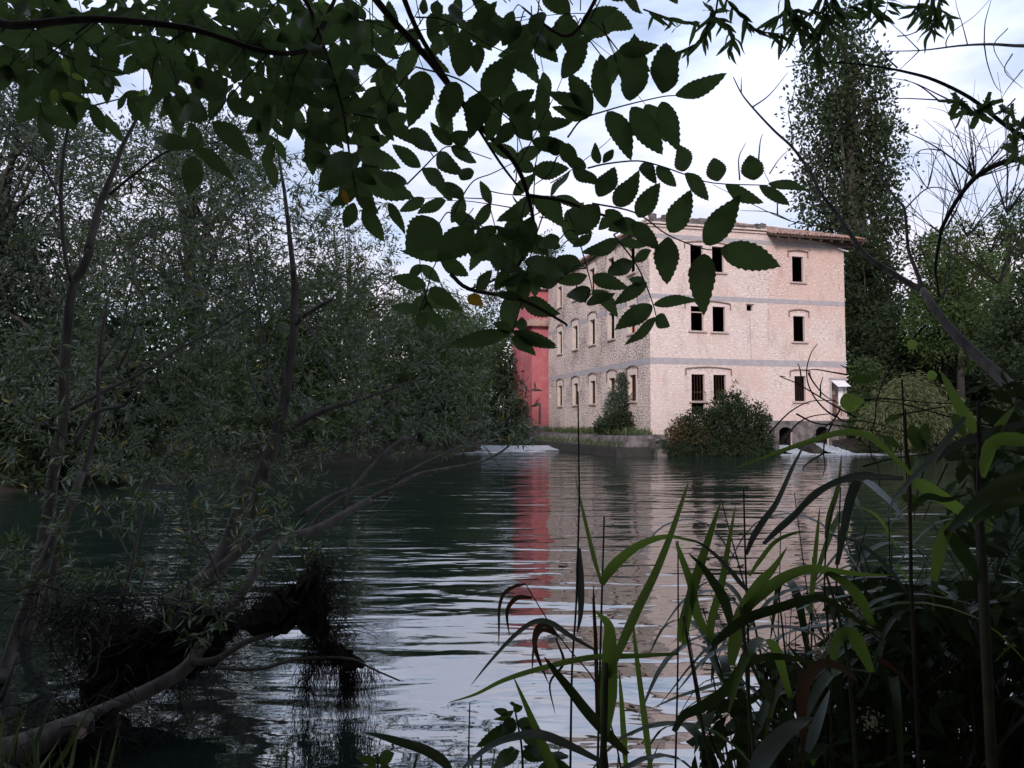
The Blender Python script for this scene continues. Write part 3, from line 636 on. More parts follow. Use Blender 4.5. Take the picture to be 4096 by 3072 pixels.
# poplar behind the mill
pop = []
for (x, y, rx, ry) in [(1822,95,26,70),(1790,190,62,95),(1860,185,48,95),(1770,300,58,100),(1850,300,70,110),(1900,350,42,90),(1800,420,70,100),(1885,440,62,90),(1850,540,85,90),(1880,650,72,110),(1890,760,62,110),(1880,880,60,110)]:
    pop.append((x, y, rx, ry, 64, 2.4))
tree('poplar_tree', 'tall narrow grey green poplar rising behind the right end of the mill', 'tree', 'poplar', tuple(PX(1860*K, 1690, 64)[:2]), pop, .55, per=62, clump=1.25, ls=.36, lw=.62, stretch=1.9, dens=.72, shell=.35)
# right bank
tree('bank_tree', 'very dark ivy covered tree tight against the right edge of the mill', 'tree', 'evergreen', tuple(PX(1880*K, 1690, 60)[:2]), [(1872,620,48,70,60,2),(1885,720,52,80,60,2),(1880,830,50,80,60,2),(1860,560,30,50,60,2)], .3, per=38, clump=.8, ls=.34, lw=.5, dens=1.2)
tree('bank_tree', 'bright green feathery tree with pointed top right of the poplar', 'tree', 'far_light', tuple(PX(2075*K, 1690, 50)[:2]), [(2070,560,75,60,50),(2100,640,95,80,50),(2030,650,60,70,50),(2075,510,40,30,50),(2060,720,110,70,50)], .3, per=40, clump=.8, ls=.26, lw=.4, dens=1.2)
tree('bank_tree', 'dark round crowned tree behind the bright feathery tree', 'tree', 'far_mid', tuple(PX(2160*K, 1690, 62)[:2]), [(2180,560,60,90,62),(2200,480,45,50,62),(2030,560,45,50,62),(1990,530,30,25,62),(2150,700,90,90,62)], .35, per=36, clump=1.0, ls=.34, lw=.5, dens=1.0)
tree('bank_tree', 'dense deep green tree filling the bank between the mill and frame edge', 'tree', 'evergreen', tuple(PX(2010*K, 1690, 54)[:2]), [(1980,720,90,90,54),(2080,800,110,90,54),(2180,790,90,110,54),(1950,830,80,90,54),(2050,880,110,70,54),(2200,900,80,90,52)], .35, per=36, clump=.9, ls=.34, lw=.5, dens=1.2)
tree('bank_shrub', 'fresh green shrub leaning over the right corner of the mill', 'shrub', 'far_mid', tuple(PX(1870*K, 1690, 47)[:2]), [(1868,810,34,30,46.5),(1862,880,32,50,46),(1848,950,38,45,45),(1880,900,30,60,46)], .1, per=34, clump=.5, ls=.2, lw=.5, stems=3, dens=1.2)
tree('weeping_shrub', 'pale yellow green weeping shrub on the right bank', 'shrub', 'willow_gold', tuple(PX(1980*K, 1690, 43.5)[:2]), [(1965,860,62,45,43.5),(1930,915,55,55,43.2),(2010,915,75,60,43.5),(2085,940,65,45,43.8)], .12, per=44, clump=.5, ls=.30, lw=.16, droop=.9, stems=3, dens=1.5)
tree('bank_shrub', 'low dark shrub at the waterline under the weeping shrub', 'shrub', 'evergreen', tuple(PX(2060*K, 1690, 42.6)[:2]), [(2040,965,70,22,42.6),(2130,970,90,28,42.3),(1900,975,40,20,43)], .08, per=30, clump=.4, ls=.2, lw=.4, dens=1.2, stems=3)
tree('bank_tree', 'broad dark tree at the right edge of the view over the river', 'tree', 'evergreen', tuple(PX(2260*K, 1690, 40)[:2]), [(2260,760,110,150,40),(2290,620,90,110,40),(2230,920,90,70,39)], .3, per=36, clump=.7, ls=.3, lw=.5)
# shrubs against the mill
tree('mill_shrub', 'big tangled shrub growing at the waterline in front of the mill', 'shrub', 'evergreen', tuple(bloc(4.2, -1.3)[:2]), [(1505,912,34,30,40.3),(1480,935,30,28,40.2),(1560,912,42,46,40.4),(1622,915,36,42,40.8),(1530,955,70,26,39.9),(1610,958,60,24,40.2),(1645,945,24,28,40.9),(1575,872,20,24,40.5)], .06, per=34, clump=.32, ls=.15, lw=.5, stems=5, dens=1.0, shell=.3, up=.8)
tree('mill_shrub', 'rust tinged low shrub at the left side of the waterline thicket', 'shrub', 'rusty', tuple(bloc(2.2, -1.2)[:2]), [(1470,925,24,22,40.0),(1455,945,18,18,39.9),(1500,940,30,20,39.7)], .04, per=18, clump=.28, ls=.13, lw=.5, stems=4, dens=.8)
tree('mill_sapling', 'spindly upright shoots above the waterline shrub', 'shrub', 'far_mid', tuple(bloc(5.6, -1.0)[:2]), [(1587,848,7,24,41),(1652,895,6,30,41),(1602,872,12,24,41),(1640,905,9,28,41),(1560,862,9,22,41),(1545,885,12,14,41)], .03, per=8, clump=.2, ls=.13, lw=.5, stems=4, shell=.1)
tree('mill_shrub', 'tall shrub with grey green tips against the left brick face', 'shrub', 'far_silver', tuple(bloc(-.8, 4.2)[:2]), [(1345,840,16,26,45.2),(1335,880,28,32,45.4),(1325,915,34,26,45.2),(1355,862,12,30,45.2)], .06, per=28, clump=.30, ls=.15, lw=.5, stems=4, dens=1.15)
tree('mill_shrub', 'dark low shrub at the base of the left brick face', 'shrub', 'evergreen', tuple(bloc(-.7, 3.2)[:2]), [(1340,915,28,26,44.3),(1310,925,26,16,45)], .05, per=28, clump=.28, ls=.14, lw=.5, stems=3)
tree('mill_shrub', 'dark strappy undergrowth trailing into the water below the thicket', 'shrub', 'evergreen', tuple(bloc(3.4, -2.2)[:2]), [(1480,968,30,16,39.6),(1530,972,50,14,39.5),(1590,972,50,14,39.7),(1640,970,35,16,40.2),(1440,962,22,12,39.6)], .04, per=26, clump=.28, ls=.2, lw=.2, droop=.7, stems=3, dens=1.2)
# left bank: from near to far
tree('bank_tree', 'silvery grey green tree at the far left behind the willow', 'tree', 'far_silver', tuple(PX(-90*K, 1690, 19)[:2]), [(20,420,120,170,19,1.6),(150,330,90,90,19,1.4),(40,240,100,90,19,1.4),(90,620,130,150,19,1.6),(-60,700,120,200,19,1.6),(140,800,110,110,19,1.5)], .22, per=44, clump=.48, ls=.16, lw=.34, dens=1.0, shell=.3)
tree('bank_tree', 'grey green open crowned tree behind the middle of the willow', 'tree', 'far_silver', tuple(PX(420*K, 1690, 26)[:2]), [(330,420,130,130,26,2),(470,420,110,110,26,2),(400,280,110,90,26,2),(530,340,70,70,27,2),(420,600,190,130,26,2.2),(540,580,80,100,27,2),(260,620,120,120,25,2)], .25, per=40, clump=.6, ls=.19, lw=.34, dens=.85, shell=.3)
tree('bank_tree', 'deep green tree standing low behind the left willow', 'tree', 'evergreen', tuple(PX(250*K, 1690, 23)[:2]), [(120,830,190,130,22,2),(330,800,150,120,23,2),(60,960,160,90,21,1.8),(280,960,160,70,22,1.6)], .25, per=40, clump=.6, ls=.22, lw=.45, dens=1.1)
tree('bank_tree', 'mid green tree on the far bank left of the mill', 'tree', 'far_mid', tuple(PX(640*K, 1690, 33)[:2]), [(560,760,130,110,32,2.5),(690,700,110,110,33,2.5),(640,860,160,80,32,2.2),(520,900,130,70,30,2)], .28, per=38, clump=.75, ls=.27, lw=.45, dens=1.1)
tree('bank_tree', 'slender sparse crowned tree showing sky gaps under the elder leaves', 'tree', 'far_silver', tuple(PX(760*K, 1690, 38)[:2]), [(720,480,60,80,38,1.8),(800,560,70,80,38,1.8),(690,600,70,80,38,1.8),(860,640,60,60,38,1.8),(800,680,70,50,38,1.8)], .16, per=30, clump=.65, ls=.25, lw=.28, dens=.42, shell=.2)
tree('weeping_willow', 'hanging weeping willow on the far bank near the weir', 'tree', 'far_mid', tuple(PX(950*K, 1690, 46)[:2]), [(920,690,80,70,46,3),(990,730,70,60,46,3),(860,760,80,80,44,3),(950,820,100,70,45,2.5)], .3, per=44, clump=.8, ls=.42, lw=.14, droop=1.1, dens=1.3)
tree('bank_tree', 'low dark tree over the bank below the weeping willow', 'tree', 'evergreen', tuple(PX(880*K, 1690, 42)[:2]), [(840,900,110,60,40,2.2),(960,900,90,60,44,2.2),(740,930,110,45,36,2),(1010,930,60,35,47,1.5),(900,960,90,25,41,1.5)], .2, per=38, clump=.7, ls=.28, lw=.45, dens=1.2)
tree('bank_tree', 'rounded grey green tree beside the red annex', 'tree', 'far_silver', tuple(PX(1095*K, 1690, 68)[:2]), [(1095,780,55,60,68,3),(1070,850,60,60,67,3),(1130,830,45,70,69,3)], .3, per=36, clump=1.1, ls=.38, lw=.45, dens=1.2)
tree('bank_tree', 'dark thicket of tree foliage at the mouth of the weir channel', 'tree', 'evergreen', tuple(PX(1080*K, 1690, 62)[:2]), [(1075,910,60,40,61,2),(1125,915,40,40,64,2),(1030,930,40,35,58,2)], .2, per=34, clump=.8, ls=.32, lw=.5, dens=1.3)
tree('bank_tree', 'thin airy tree rising above the red annex', 'tree', 'far_silver', tuple(PX(1130*K, 1690, 82)[:2]), [(1115,620,40,60,82,3),(1160,590,45,60,82,3),(1060,660,40,60,80,3),(1180,540,30,30,82,3)], .25, per=22, clump=.9, ls=.4, lw=.35, dens=.6, shell=.2)
# distant woods that close the view behind the banks
def wood(name, label, x0, x1, y, ztop, mat, n, **kw):
    bl = [(np.array([rng.uniform(x0, x1), y + rng.uniform(-4, 4), rng.uniform(1, ztop*.8)]), np.array([4, 3, 3.2]) * rng.uniform(.7, 1.2)) for _ in range(n)]
    o = crown(name, bl, M[mat], None, per=30, **kw); tag(o, label, 'wood', kind='stuff')
wood('far_wood', 'far dark wood closing the view on the right bank', 24, 75, 74, 10, 'evergreen', 26, clump=1.3, ls=.5, lw=.5)
wood('far_wood', 'far dark wood closing the view on the left bank', -60, -4, 62, 9, 'evergreen', 28, clump=1.3, ls=.5, lw=.5)
wood('near_wood', 'dark thicket on the left bank behind the willow', -26, -13, 20, 6, 'evergreen', 10, clump=.8, ls=.2, lw=.45)
# two trees just outside the view whose branches reach into it
for (x, y, h, cx, lb) in [(3.6, 2.8, 8.5, 1.2, 'leafy tree just right of the viewpoint whose branches reach in'), (-3.2, 1.6, 8.0, -.8, 'elder tree just left of the viewpoint whose branch reaches in')]:
    root = empty('overhanging_tree', (x, y, .1)); tag(root, lb, 'tree')
    mb = MB(); T = smooth_line(np.array([[0, 0, -.3], [.08, .05, h*.35], [cx*.4, -.2, h*.75]]), 5); mb.tube(T, np.linspace(.16, .05, len(T)), 8); mb.build('trunk', M['bark'], root, True)
    crown('crown', [(np.array([cx, -.9, h*.92]), np.array([2.2, 2.0, 1.7]))], M['canopy'], root, per=26, clump=.6, ls=.3, lw=.6, shell=.2)
# the trees the photographer stands under (behind and above the viewpoint)
for (x, y, h, r, lb) in [(-7.5, -7, 13, 5.0, 'tall leafy tree standing behind the viewpoint to the left'), (1.5, -6.5, 14, 5.0, 'tall leafy tree standing directly behind the viewpoint'), (9, -5.5, 13, 5.0, 'tall leafy tree standing behind the viewpoint to the right')]:
    root = empty('canopy_tree', (x, y, .3)); tag(root, lb, 'tree', 'trees standing behind the viewpoint')
    mb = MB(); T = smooth_line(np.array([[0,0,-.3],[.2,.1,h*.4],[-.1,.3,h*.8]]), 5); mb.tube(T, np.linspace(.3, .08, len(T)), 8); mb.build('trunk', M['bark'], root, True)
    crown('crown', [(np.array([0, 0, h*.62]), np.array([r, r*.8, h*.36])), (np.array([0, 3.2, h*.55]), np.array([r*.85, r*.7, h*.17])), (np.array([0, 7.4, h*.60]), np.array([r*.8, 2.3, h*.14])), (np.array([0, -1.5, h*.3]), np.array([r, r*.6, h*.25]))], M['canopy'], root, per=22, clump=.9, ls=.55, lw=.6, shell=.2)  # foremost overhead lobe added out of view to shade the foreground plants

# ================================================================== OVERHANGING ELDER LEAVES
def serrated(seed, wid=.5, teeth=9, bend=.12, shape=.42):
    """unit leaf along +Y, toothed edge, folded on the midrib, tip drooping"""
    r = np.random.default_rng(seed); E = teeth * 2 + 1; Mn = 7
    def prof(t): return wid * .5 * (math.sin(math.pi * t ** (math.log(.5) / math.log(shape))) ** .85) * (1 - .15 * t)
    sw = r.uniform(-.05, .05); V = []
    def zc(t, x): return -bend * t * t + .16 * abs(x) + .03 * math.sin(t * 9 + seed)
    for k in range(Mn): 
        t = k / (Mn - 1); V.append((sw * math.sin(math.pi * t), t, zc(t, 0)))
    F = []
    for sg in (-1, 1):
        st = len(V); ts = np.linspace(0, 1, E + 2)[1:-1]
        for k, t in enumerate(ts):
            x = prof(t) * (1 + (.05 if k % 2 else -.05) + r.uniform(-.02, .02)); tt = t + (.014 if k % 2 else -.006)
            x = sg * x + sw * math.sin(math.pi * t); V.append((x, min(tt, .995), zc(t, x)))
        i = 0
        for k in range(E - 1):
            tm = (ts[k] + ts[k+1]) / 2
            while i < Mn - 2 and (i + 1) / (Mn - 1) < tm:
                F.append((i, i+1, st+k) if sg > 0 else (i, st+k, i+1)); i += 1
            F.append((i, st+k+1, st+k) if sg > 0 else (i, st+k, st+k+1))
        while i < Mn - 1:
            F.append((i, i+1, st+E-1) if sg > 0 else (i, st+E-1, i+1)); i += 1
        F.append((0, st, 0)) if False else None
    me = bpy.data.meshes.new('leaflet'); me.from_pydata(V, [], [f for f in F if f]); me.polygons.foreach_set('use_smooth', [True]*len(me.polygons)); me.update(); return me
LEAFSET = {}
def leaf_data(matk, ratio, var=None):
    b = min((.2, .28, .36, .45, .55, .7, .9), key=lambda q: abs(q - ratio)); v = int(rng.integers(0, 3)) if var is None else var
    if (matk, b, v) not in LEAFSET:
        me = serrated(int(b*100)+v*17, b, 9, (.05, .13, .22)[v], (.42, .46, .40)[v]); me.materials.append(M[matk]); LEAFSET[(matk, b, v)] = me
    return LEAFSET[(matk, b, v)]
def put_leaf(name, base, tip, ratio, parent, matk='elder', tilt=None, var=None):
    base, tip = np.asarray(base), np.asarray(tip); L = np.linalg.norm(tip - base); Yv = (tip - base) / L
    view = unit(np.array([0, 0, CAM_Z]) - base)
    n = view + rng.normal(size=3) * (.30 if tilt is None else tilt); n = n - Yv * (n @ Yv); n /= np.linalg.norm(n); Xv = np.cross(Yv, n)
    if rng.random() < .5: Xv, n = -Xv, -n
    o = bpy.data.objects.new(name, leaf_data(matk, ratio, var)); col.objects.link(o)
    o.matrix_world = Matrix(((Xv[0]*L, Yv[0]*L, n[0]*L, base[0]), (Xv[1]*L, Yv[1]*L, n[1]*L, base[1]), (Xv[2]*L, Yv[2]*L, n[2]*L, base[2]), (0, 0, 0, 1)))
    if parent is not None: o.parent = parent                # parents here sit at the world origin
    return o
cC, c4, cR, cN, c2 = crop(1200, 0, .7233), crop(2700, 0, .631), crop(2050, 800, .663), crop(1500, 1000, .5427), crop(0, 0, .633)
def lf(f, rows): return [(*f(a, b), *f(c, d), w) for a, b, c, d, w in rows]
elder = empty('elder_branch'); tag(elder, 'drooping dark branch of toothed elder leaves hanging over the middle of the view', 'branch')
stems_px = [  # (points, radius m, distances)
    ([cC(-500,-2200), cC(0,-900), cC(300,-200), cC(470,60), cC(720,340), cC(1000,700), cC(1180,890), cC(1260,1080), cC(1290,1300), cC(1200,1480)], .011, 1.75, 2.0),
    ([cC(520,-160), cC(640,150), cC(800,420), cC(930,620), cC(1100,890), cC(1230,1060)], .007, 1.8, 1.95),
    ([cC(1900,-1500), cC(1700,-250), cC(1600,60), cC(1480,200), cC(1330,120), cC(1230,40)], .006, 1.6, 1.7),
    ([cC(1260,1080), cC(1450,1110), cC(1640,1180), cC(1830,1230), cR(610,210)], .005, 1.95, 1.85),
    ([cN(560,180), cN(700,290), cN(1080,370), cN(1382,530), cR(325,760)], .006, 1.9, 1.8),
    ([cC(1200,1480), cC(1050,1560), cC(930,1600), cN(700,290)], .004, 2.0, 1.9),
]
rach_px = [
    ([cC(1590,930), cC(1700,905), cC(1870,890), cC(2000,920), cC(2130,965), c4(240,1160), c4(590,1175)], 1.75),
    ([cC(1480,760), cC(1560,660), cC(1700,610), cC(1825,575), cC(2000,535), cC(2075,528)], 1.65),
    ([cR(610,210), cR(735,370), cR(800,500), cR(850,635), cR(867,705)], 1.85),
    ([cR(480,20), cR(690,60), cR(800,110), cR(940,212), cR(1155,295), cR(1250,295)], 1.75),
    ([cR(330,60), cR(400,240), cR(465,470), cR(480,545)], 1.9),
    ([cC(640,95), cC(800,110), cC(1020,235), cC(1160,300)], 1.8),
    ([cC(640,370), cC(870,435), cC(1010,530), cC(1110,620), cC(1185,700), cC(1240,860)], 1.75),
    ([cC(590,1020), cC(680,930), cC(760,850), cC(840,810), cC(1060,880)], 1.85),
    ([cC(850,1180), cC(890,1100), cC(960,1000), cC(1060,960), cC(1180,900)], 1.9),
    ([cN(330,450), cN(390,270), cN(450,90), cC(960,1150)], 1.9),
    ([cN(1010,605), cN(1060,450), cN(1090,350)], 1.85),
    ([cC(1420,870), cC(1380,960), cC(1300,1020)], 1.9),
]
hand = lf(cC, [(2000,525,2035,215,.42),(2074,528,2349,411,.36),(2000,560,2110,830,.45),(1825,568,1850,190,.36),(1830,590,2010,860,.45),(1690,598,1640,330,.45),(1700,615,1840,880,.45),
  (1615,622,1480,398,.45),(1618,640,1370,515,.36),(1600,645,1388,592,.36),(2125,947,2098,800,.9),(880,425,905,152,.55),(865,455,795,690,.55),(1018,525,1195,305,.55),(1005,532,950,722,.55),
  (1112,618,1305,492,.45),(1103,625,1030,785,.55),(1180,700,1310,555,.55),(1180,692,1085,795,.55),(1160,300,1332,390,.55),(1145,272,1292,125,.45),(1028,232,1122,88,.55),(985,240,975,405,.55),
  (692,400,622,678,.55),(490,560,535,668,.55),(430,655,655,802,.4),(605,720,757,838,.5),(668,927,508,803,.45),(840,800,720,680,.45),(845,792,925,735,.7),(757,848,872,945,.5),(835,812,1000,890,.45),
  (676,935,822,1040,.5),(800,1010,892,1108,.55),(946,992,888,930,.9),(592,1020,425,965,.5),(772,1232,580,1385,.9),(960,1260,760,1440,.7),(1060,1305,1100,1510,.55),(1200,1190,1190,1490,.55),(1285,1200,1230,1420,.45),
  (850,1185,1000,1270,.5),(1440,1320,1300,1360,.55),(1250,1430,1492,1532,.4),(1870,1205,1985,1003,.55),(1750,1137,1872,980,.55),(1650,1085,1742,918,.55),(1656,905,1620,780,.5),(1676,900,1738,818,.5),
  (1420,862,1400,738,.7),(1445,795,1540,915,.55),(1970,918,2085,1037,.5),(1900,895,1962,980,.45),(1650,1130,1520,1300,.7),(1860,1225,1705,1275,.6),(1838,1230,1992,1385,.5),(1500,880,1590,935,.5),
  (680,80,683,-5,.55),(760,95,758,-15,.6),(838,122,895,0,.6),(830,132,822,250,.55),(757,110,728,190,.6),(950,165,1090,10,.5),(1220,120,1130,240,.6),(1420,130,1380,300,.5),(1300,260,1340,130,.6),
  (1590,300,1500,270,.5),(1660,300,1690,420,.5),(1760,280,1990,240,.45),(1560,120,1760,40,.5),(1500,100,1480,290,.7),(1340,60,1290,200,.6),(1180,60,1110,200,.6)]) \
 + lf(c4, [(275,1150,240,998,.9),(500,1145,478,975,.9),(590,1165,852,1202,.28),(530,1175,742,1312,.28),(320,1170,547,1282,.4),(65,1095,222,1270,.5)]) \
 + lf(cR, [(1166,268,1371,-21,.5),(1250,295,1600,395,.5),(1158,320,1160,662,.5),(940,222,935,492,.55),(945,197,1095,-62,.55),(850,632,1120,600,.28),(865,705,678,882,.3),(868,702,945,765,.9),(842,638,618,778,.45),
  (812,498,602,640,.4),(800,492,700,475,.55),(736,368,862,300,.45),(735,375,560,440,.45),(640,250,822,270,.36),(640,242,430,332,.5),(480,458,692,512,.45),(452,456,273,502,.5),(466,532,298,612,.5),(482,542,640,682,.45),
  (276,490,122,492,.6),(346,432,78,360,.36),(420,392,250,350,.5),(290,285,135,240,.5),(478,212,364,282,.5),(2,790,278,882,.3),(440,620,620,560,.4),(560,60,700,190,.45),(520,180,640,60,.5),(330,120,480,200,.5)]) \
 + lf(cN, [(380,265,128,205,.45),(400,280,652,432,.45),(320,430,103,415,.4),(340,455,345,602,.7),(365,455,552,607,.4),(1000,600,538,712,.3),(1010,600,1358,716,.28),(1010,600,868,538,.6),(1075,590,1080,488,.9),
  (1010,640,1185,772,.5),(1100,375,1338,482,.55),(1090,350,868,338,.4),(925,440,1062,452,.3),(750,300,845,150,.6),(480,60,700,200,.5),(560,30,210,20,.4),(900,60,1040,150,.55),(1100,75,1382,150,.45),(680,10,1100,40,.35)])
def nearest_d(x, y):
    best = None
    for P, *_ in [(s[0], 0) for s in stems_px] + [(r[0], 0) for r in rach_px]:
        for i in range(len(P) - 1):
            for t in (0, .25, .5, .75, 1):
                q = (P[i][0]*(1-t)+P[i+1][0]*t, P[i][1]*(1-t)+P[i+1][1]*t); dd = (q[0]-x)**2 + (q[1]-y)**2
                if best is None or dd < best[0]: best = (dd, q)
    return best
sm = MB()
for P, r, d0, d1 in stems_px:
    L = px_line(P, d0, d1); sm.tube(L, np.linspace(r, r*.35, len(L)), 6)
sm.build('stem', M['bark_dark'], elder, True)
rach_obj = []
for P, d in rach_px:
    mb = MB(); L = px_line(P, d); mb.tube(L, np.linspace(.0022, .0012, len(L)), 5); rach_obj.append((P, d, mb.build('leaf_stalk', M['stem_green'], elder, True)))
cnt = 0
for (bx, by, tx, ty, w) in hand:
    best = None
    for P, d, o in rach_obj:
        for i in range(len(P) - 1):
            for t in (0, .25, .5, .75, 1):
                q = (P[i][0]*(1-t)+P[i+1][0]*t, P[i][1]*(1-t)+P[i+1][1]*t); dd = (q[0]-bx)**2 + (q[1]-by)**2
                if best is None or dd < best[0]: best = (dd, d, o)
    near = best[0] < 45**2; d = best[1] + rng.uniform(-.02, .02) if near else rng.uniform(1.65, 2.1)
    bw = PX(bx, by, d); tw = PX(tx, ty, d + rng.uniform(-.06, .06))
    yel = False
    put_leaf('leaflet', bw, tw, w, best[2] if near else elder, 'elder', .22); cnt += 1
    if not near:
        dd, q = nearest_d(bx, by)
        if dd < 330**2:
            e = PX(q[0], q[1], d + .03); m_ = (bw + e) / 2 + [0, 0, .012]; pet = MB(); pet.tube(smooth_line(np.array([e, m_, bw]), 3), [.0016]*7, 4); pet.build('petiole', M['stem_green'], elder, True)
put_leaf('leaflet', PX(*cN(680,345), 1.9), PX(*cN(805,405), 1.9), .7, elder, 'elder_yellow', .2)
put_leaf('leaflet', PX(*cC(240,1050), 1.9), PX(*cC(262,1140), 1.9), .5, elder, 'elder_yellow', .2)
def compound(thing, px, py, d, ang, length, pairs, ratio=.45, matk='elder', spread=.30, curve=.25):
    """pinnate leaf: curved stalk with leaflet pairs and an end leaflet, all in world space"""
    base = PX(px, py, d); view = unit(np.array([0, 0, CAM_Z]) - base); rt = unit(np.cross(np.array([0, 0, 1.]), view)); upv = np.cross(view, rt)
    s = np.array([rt, upv]); a = ang; pts = [base.copy()]; dep = rng.uniform(-.35, .35)
    for k in range(8):
        a += rng.uniform(-.05, .05) + curve * .12; pts.append(pts[-1] + (math.cos(a) * rt + math.sin(a) * upv + dep * view) * length / 8)
    pts = np.array(pts); mb = MB(); mb.tube(pts, np.linspace(.0020, .001, len(pts)), 4); st = mb.build('leaf_stalk', M['stem_green'], thing, True); n = 0
    for k in range(pairs):
        t = .35 + .6 * k / max(1, pairs - 1) * .93; i = min(7, int(t * 8)); p = pts[i] + (pts[i+1] - pts[i]) * (t * 8 - i); tg = unit(pts[i+1] - pts[i]); sd = np.cross(view, tg)
        for sg in (-1, 1):
            if rng.random() < .06: continue
            L = length * spread * rng.uniform(.8, 1.2); dv = unit(tg * .55 + sd * sg * rng.uniform(.7, 1.0) + view * rng.uniform(-.4, .4) - np.array([0, 0, .25]))
            put_leaf('leaflet', p, p + dv * L, ratio * rng.uniform(.85, 1.2), st, matk, .4); n += 1
    put_leaf('leaflet', pts[-1], pts[-1] + unit(pts[-1] - pts[-2] - [0, 0, .01]) * length * spread * 1.15, ratio, st, matk, .35); return n + 1
# inner tangle of the same branch
tot = cnt
fill = [(1130,1700,-80,140,17), (950,1450,880,1200,13), (420,760,0,330,11), (560,1000,1080,1380,4)]
for x0, x1, y0, y1, n in fill:
    for _ in range(n):
        if tot > 294: break
        x, y = cC(rng.uniform(x0, x1), rng.uniform(y0, y1)); tot += compound(elder, x, y, rng.uniform(1.85, 2.3), rng.uniform(0, 6.28), rng.uniform(.16, .26), int(rng.integers(1, 3)), .5, spread=.42)
# second branch, upper left
eld2 = empty('elder_branch'); tag(eld2, 'leafy elder branch filling the upper left corner against the sky', 'branch')
sm = MB()
for P, r, d0, d1 in [([c2(-6470,600), c2(-1800,300), c2(-300,120), c2(100,160), c2(600,120), c2(1200,180), c2(1700,330), c2(1980,280), c2(2140,-60)], .014, 1.6, 2.4), ([c2(1700,330), c2(1470,590), c2(1330,760), c2(1235,940)], .0025, 2.2, 2.0), ([c2(600,120), c2(420,260), c2(230,400)], .004, 2.3, 2.2),
                     ([c2(2140,-60), c2(1980,260), c2(1870,460), c2(1800,720)], .004, 2.2, 2.2), ([c2(1200,180), c2(1000,330), c2(950,560)], .004, 2.3, 2.3), ([c2(100,160), c2(300,300), c2(600,420), c2(820,470)], .004, 2.4, 2.4)]:
    L = px_line(P, d0, d1); sm.tube(L, np.linspace(r, r*.4, len(L)), 6)
sm.build('stem', M['bark_dark'], eld2, True)
h2 = lf(c2, [(1220,922,945,840,.38),(1225,985,1185,1238,.55),(1255,937,1482,1132,.36),(1342,770,1562,982,.38),(1310,752,1040,600,.5),(1432,640,1662,752,.42),(1420,620,1240,500,.5),(210,440,232,634,.55),(-20,400,122,520,.6),
  (600,500,620,628,.55),(1910,1000,2086,1010,.45),(1800,742,1830,898,.5),(2090,860,1920,830,.6),(1640,560,1820,712,.4),(1500,520,1668,640,.4),(1560,420,1450,520,.5),(1300,560,1110,430,.5),(1280,700,1080,740,.5),(690,490,650,560,.5),(560,420,590,480,.6)])
for (bx, by, tx, ty, w) in h2:
    d = rng.uniform(2.0, 2.2); put_leaf('leaflet', PX(bx, by, d), PX(tx, ty, d + rng.uniform(-.08, .08)), w, eld2, 'elder', .25)
for a in ((390,590,518,625,.45), (345,560,340,672,.5), (400,370,440,480,.5), (2010,20,2060,-40,.6), (450,470,530,500,.5), (920,570,870,610,.6)):
    d = 2.3; put_leaf('leaflet', PX(*c2(a[0], a[1]), d), PX(*c2(a[2], a[3]), d), a[4], eld2, 'elder_light', .2)
tot2 = len(h2) + 6
for x0, x1, y0, y1, n in [(0,2100,-60,150,28), (100,1200,60,270,15), (1300,2150,60,430,14), (200,800,250,380,4), (1650,2150,500,760,4)]:
    for _ in range(n):
        if tot2 > 292: break
        x, y = c2(rng.uniform(x0, x1), rng.uniform(y0, y1)); tot2 += compound(eld2, x, y, rng.uniform(2.1, 3.2), rng.uniform(3.6, 5.9), rng.uniform(.18, .30), int(rng.integers(1, 3)), .48, spread=.42)
# third sprig between the two
eld3 = empty('elder_branch'); tag(eld3, 'cluster of broad elder leaves hanging left of the main elder branch', 'branch')
mb = MB(); L = px_line([cC(-500,-1500), cC(-60,-200), cC(60,60), cC(170,380), cC(240,620), cC(280,900), cC(320,1100)], 2.1, 2.15); mb.tube(L, np.linspace(.008, .002, len(L)), 6); mb.build('stem', M['bark_dark'], eld3, True)
mb = MB(); L = px_line([cC(240,620), cC(400,650), cC(560,700)], 2.1, 2.1); mb.tube(L, np.linspace(.003, .0015, len(L)), 5); mb.build('stem', M['bark_dark'], eld3, True)
h3 = lf(cC, [(185,890,15,862,.42),(260,745,10,690,.42),(290,850,128,1055,.6),(308,830,480,905,.45),(270,695,442,742,.5),(300,1120,240,1268,.6),(345,1150,468,1338,.42),(490,1125,588,1278,.4),(325,1000,642,1085,.45),(260,620,420,540,.5),(230,560,60,520,.5),(215,480,330,370,.55),
  (190,430,20,330,.5),(170,380,300,250,.5),(150,330,0,200,.45),(250,640,130,780,.5),(285,900,190,1010,.5),(290,940,420,1020,.45),(310,1050,170,1130,.5),(420,650,560,560,.5),(440,660,520,780,.5),(120,250,250,120,.5),(90,150,-40,60,.5),(480,680,590,640,.5),(200,470,60,420,.5),(320,1090,430,1180,.5)])
for (bx, by, tx, ty, w) in h3:
    d = rng.uniform(2.0, 2.2); put_leaf('leaflet', PX(bx, by, d), PX(tx, ty, d + rng.uniform(-.08, .08)), w, eld3, 'elder', .25)
for _ in range(9):
    x, y = cC(rng.uniform(-60, 420), rng.uniform(-60, 420)); compound(eld3, x, y, rng.uniform(2.1, 2.7), rng.uniform(3.6, 5.9), rng.uniform(.18, .28), int(rng.integers(1, 3)), .5, spread=.42)
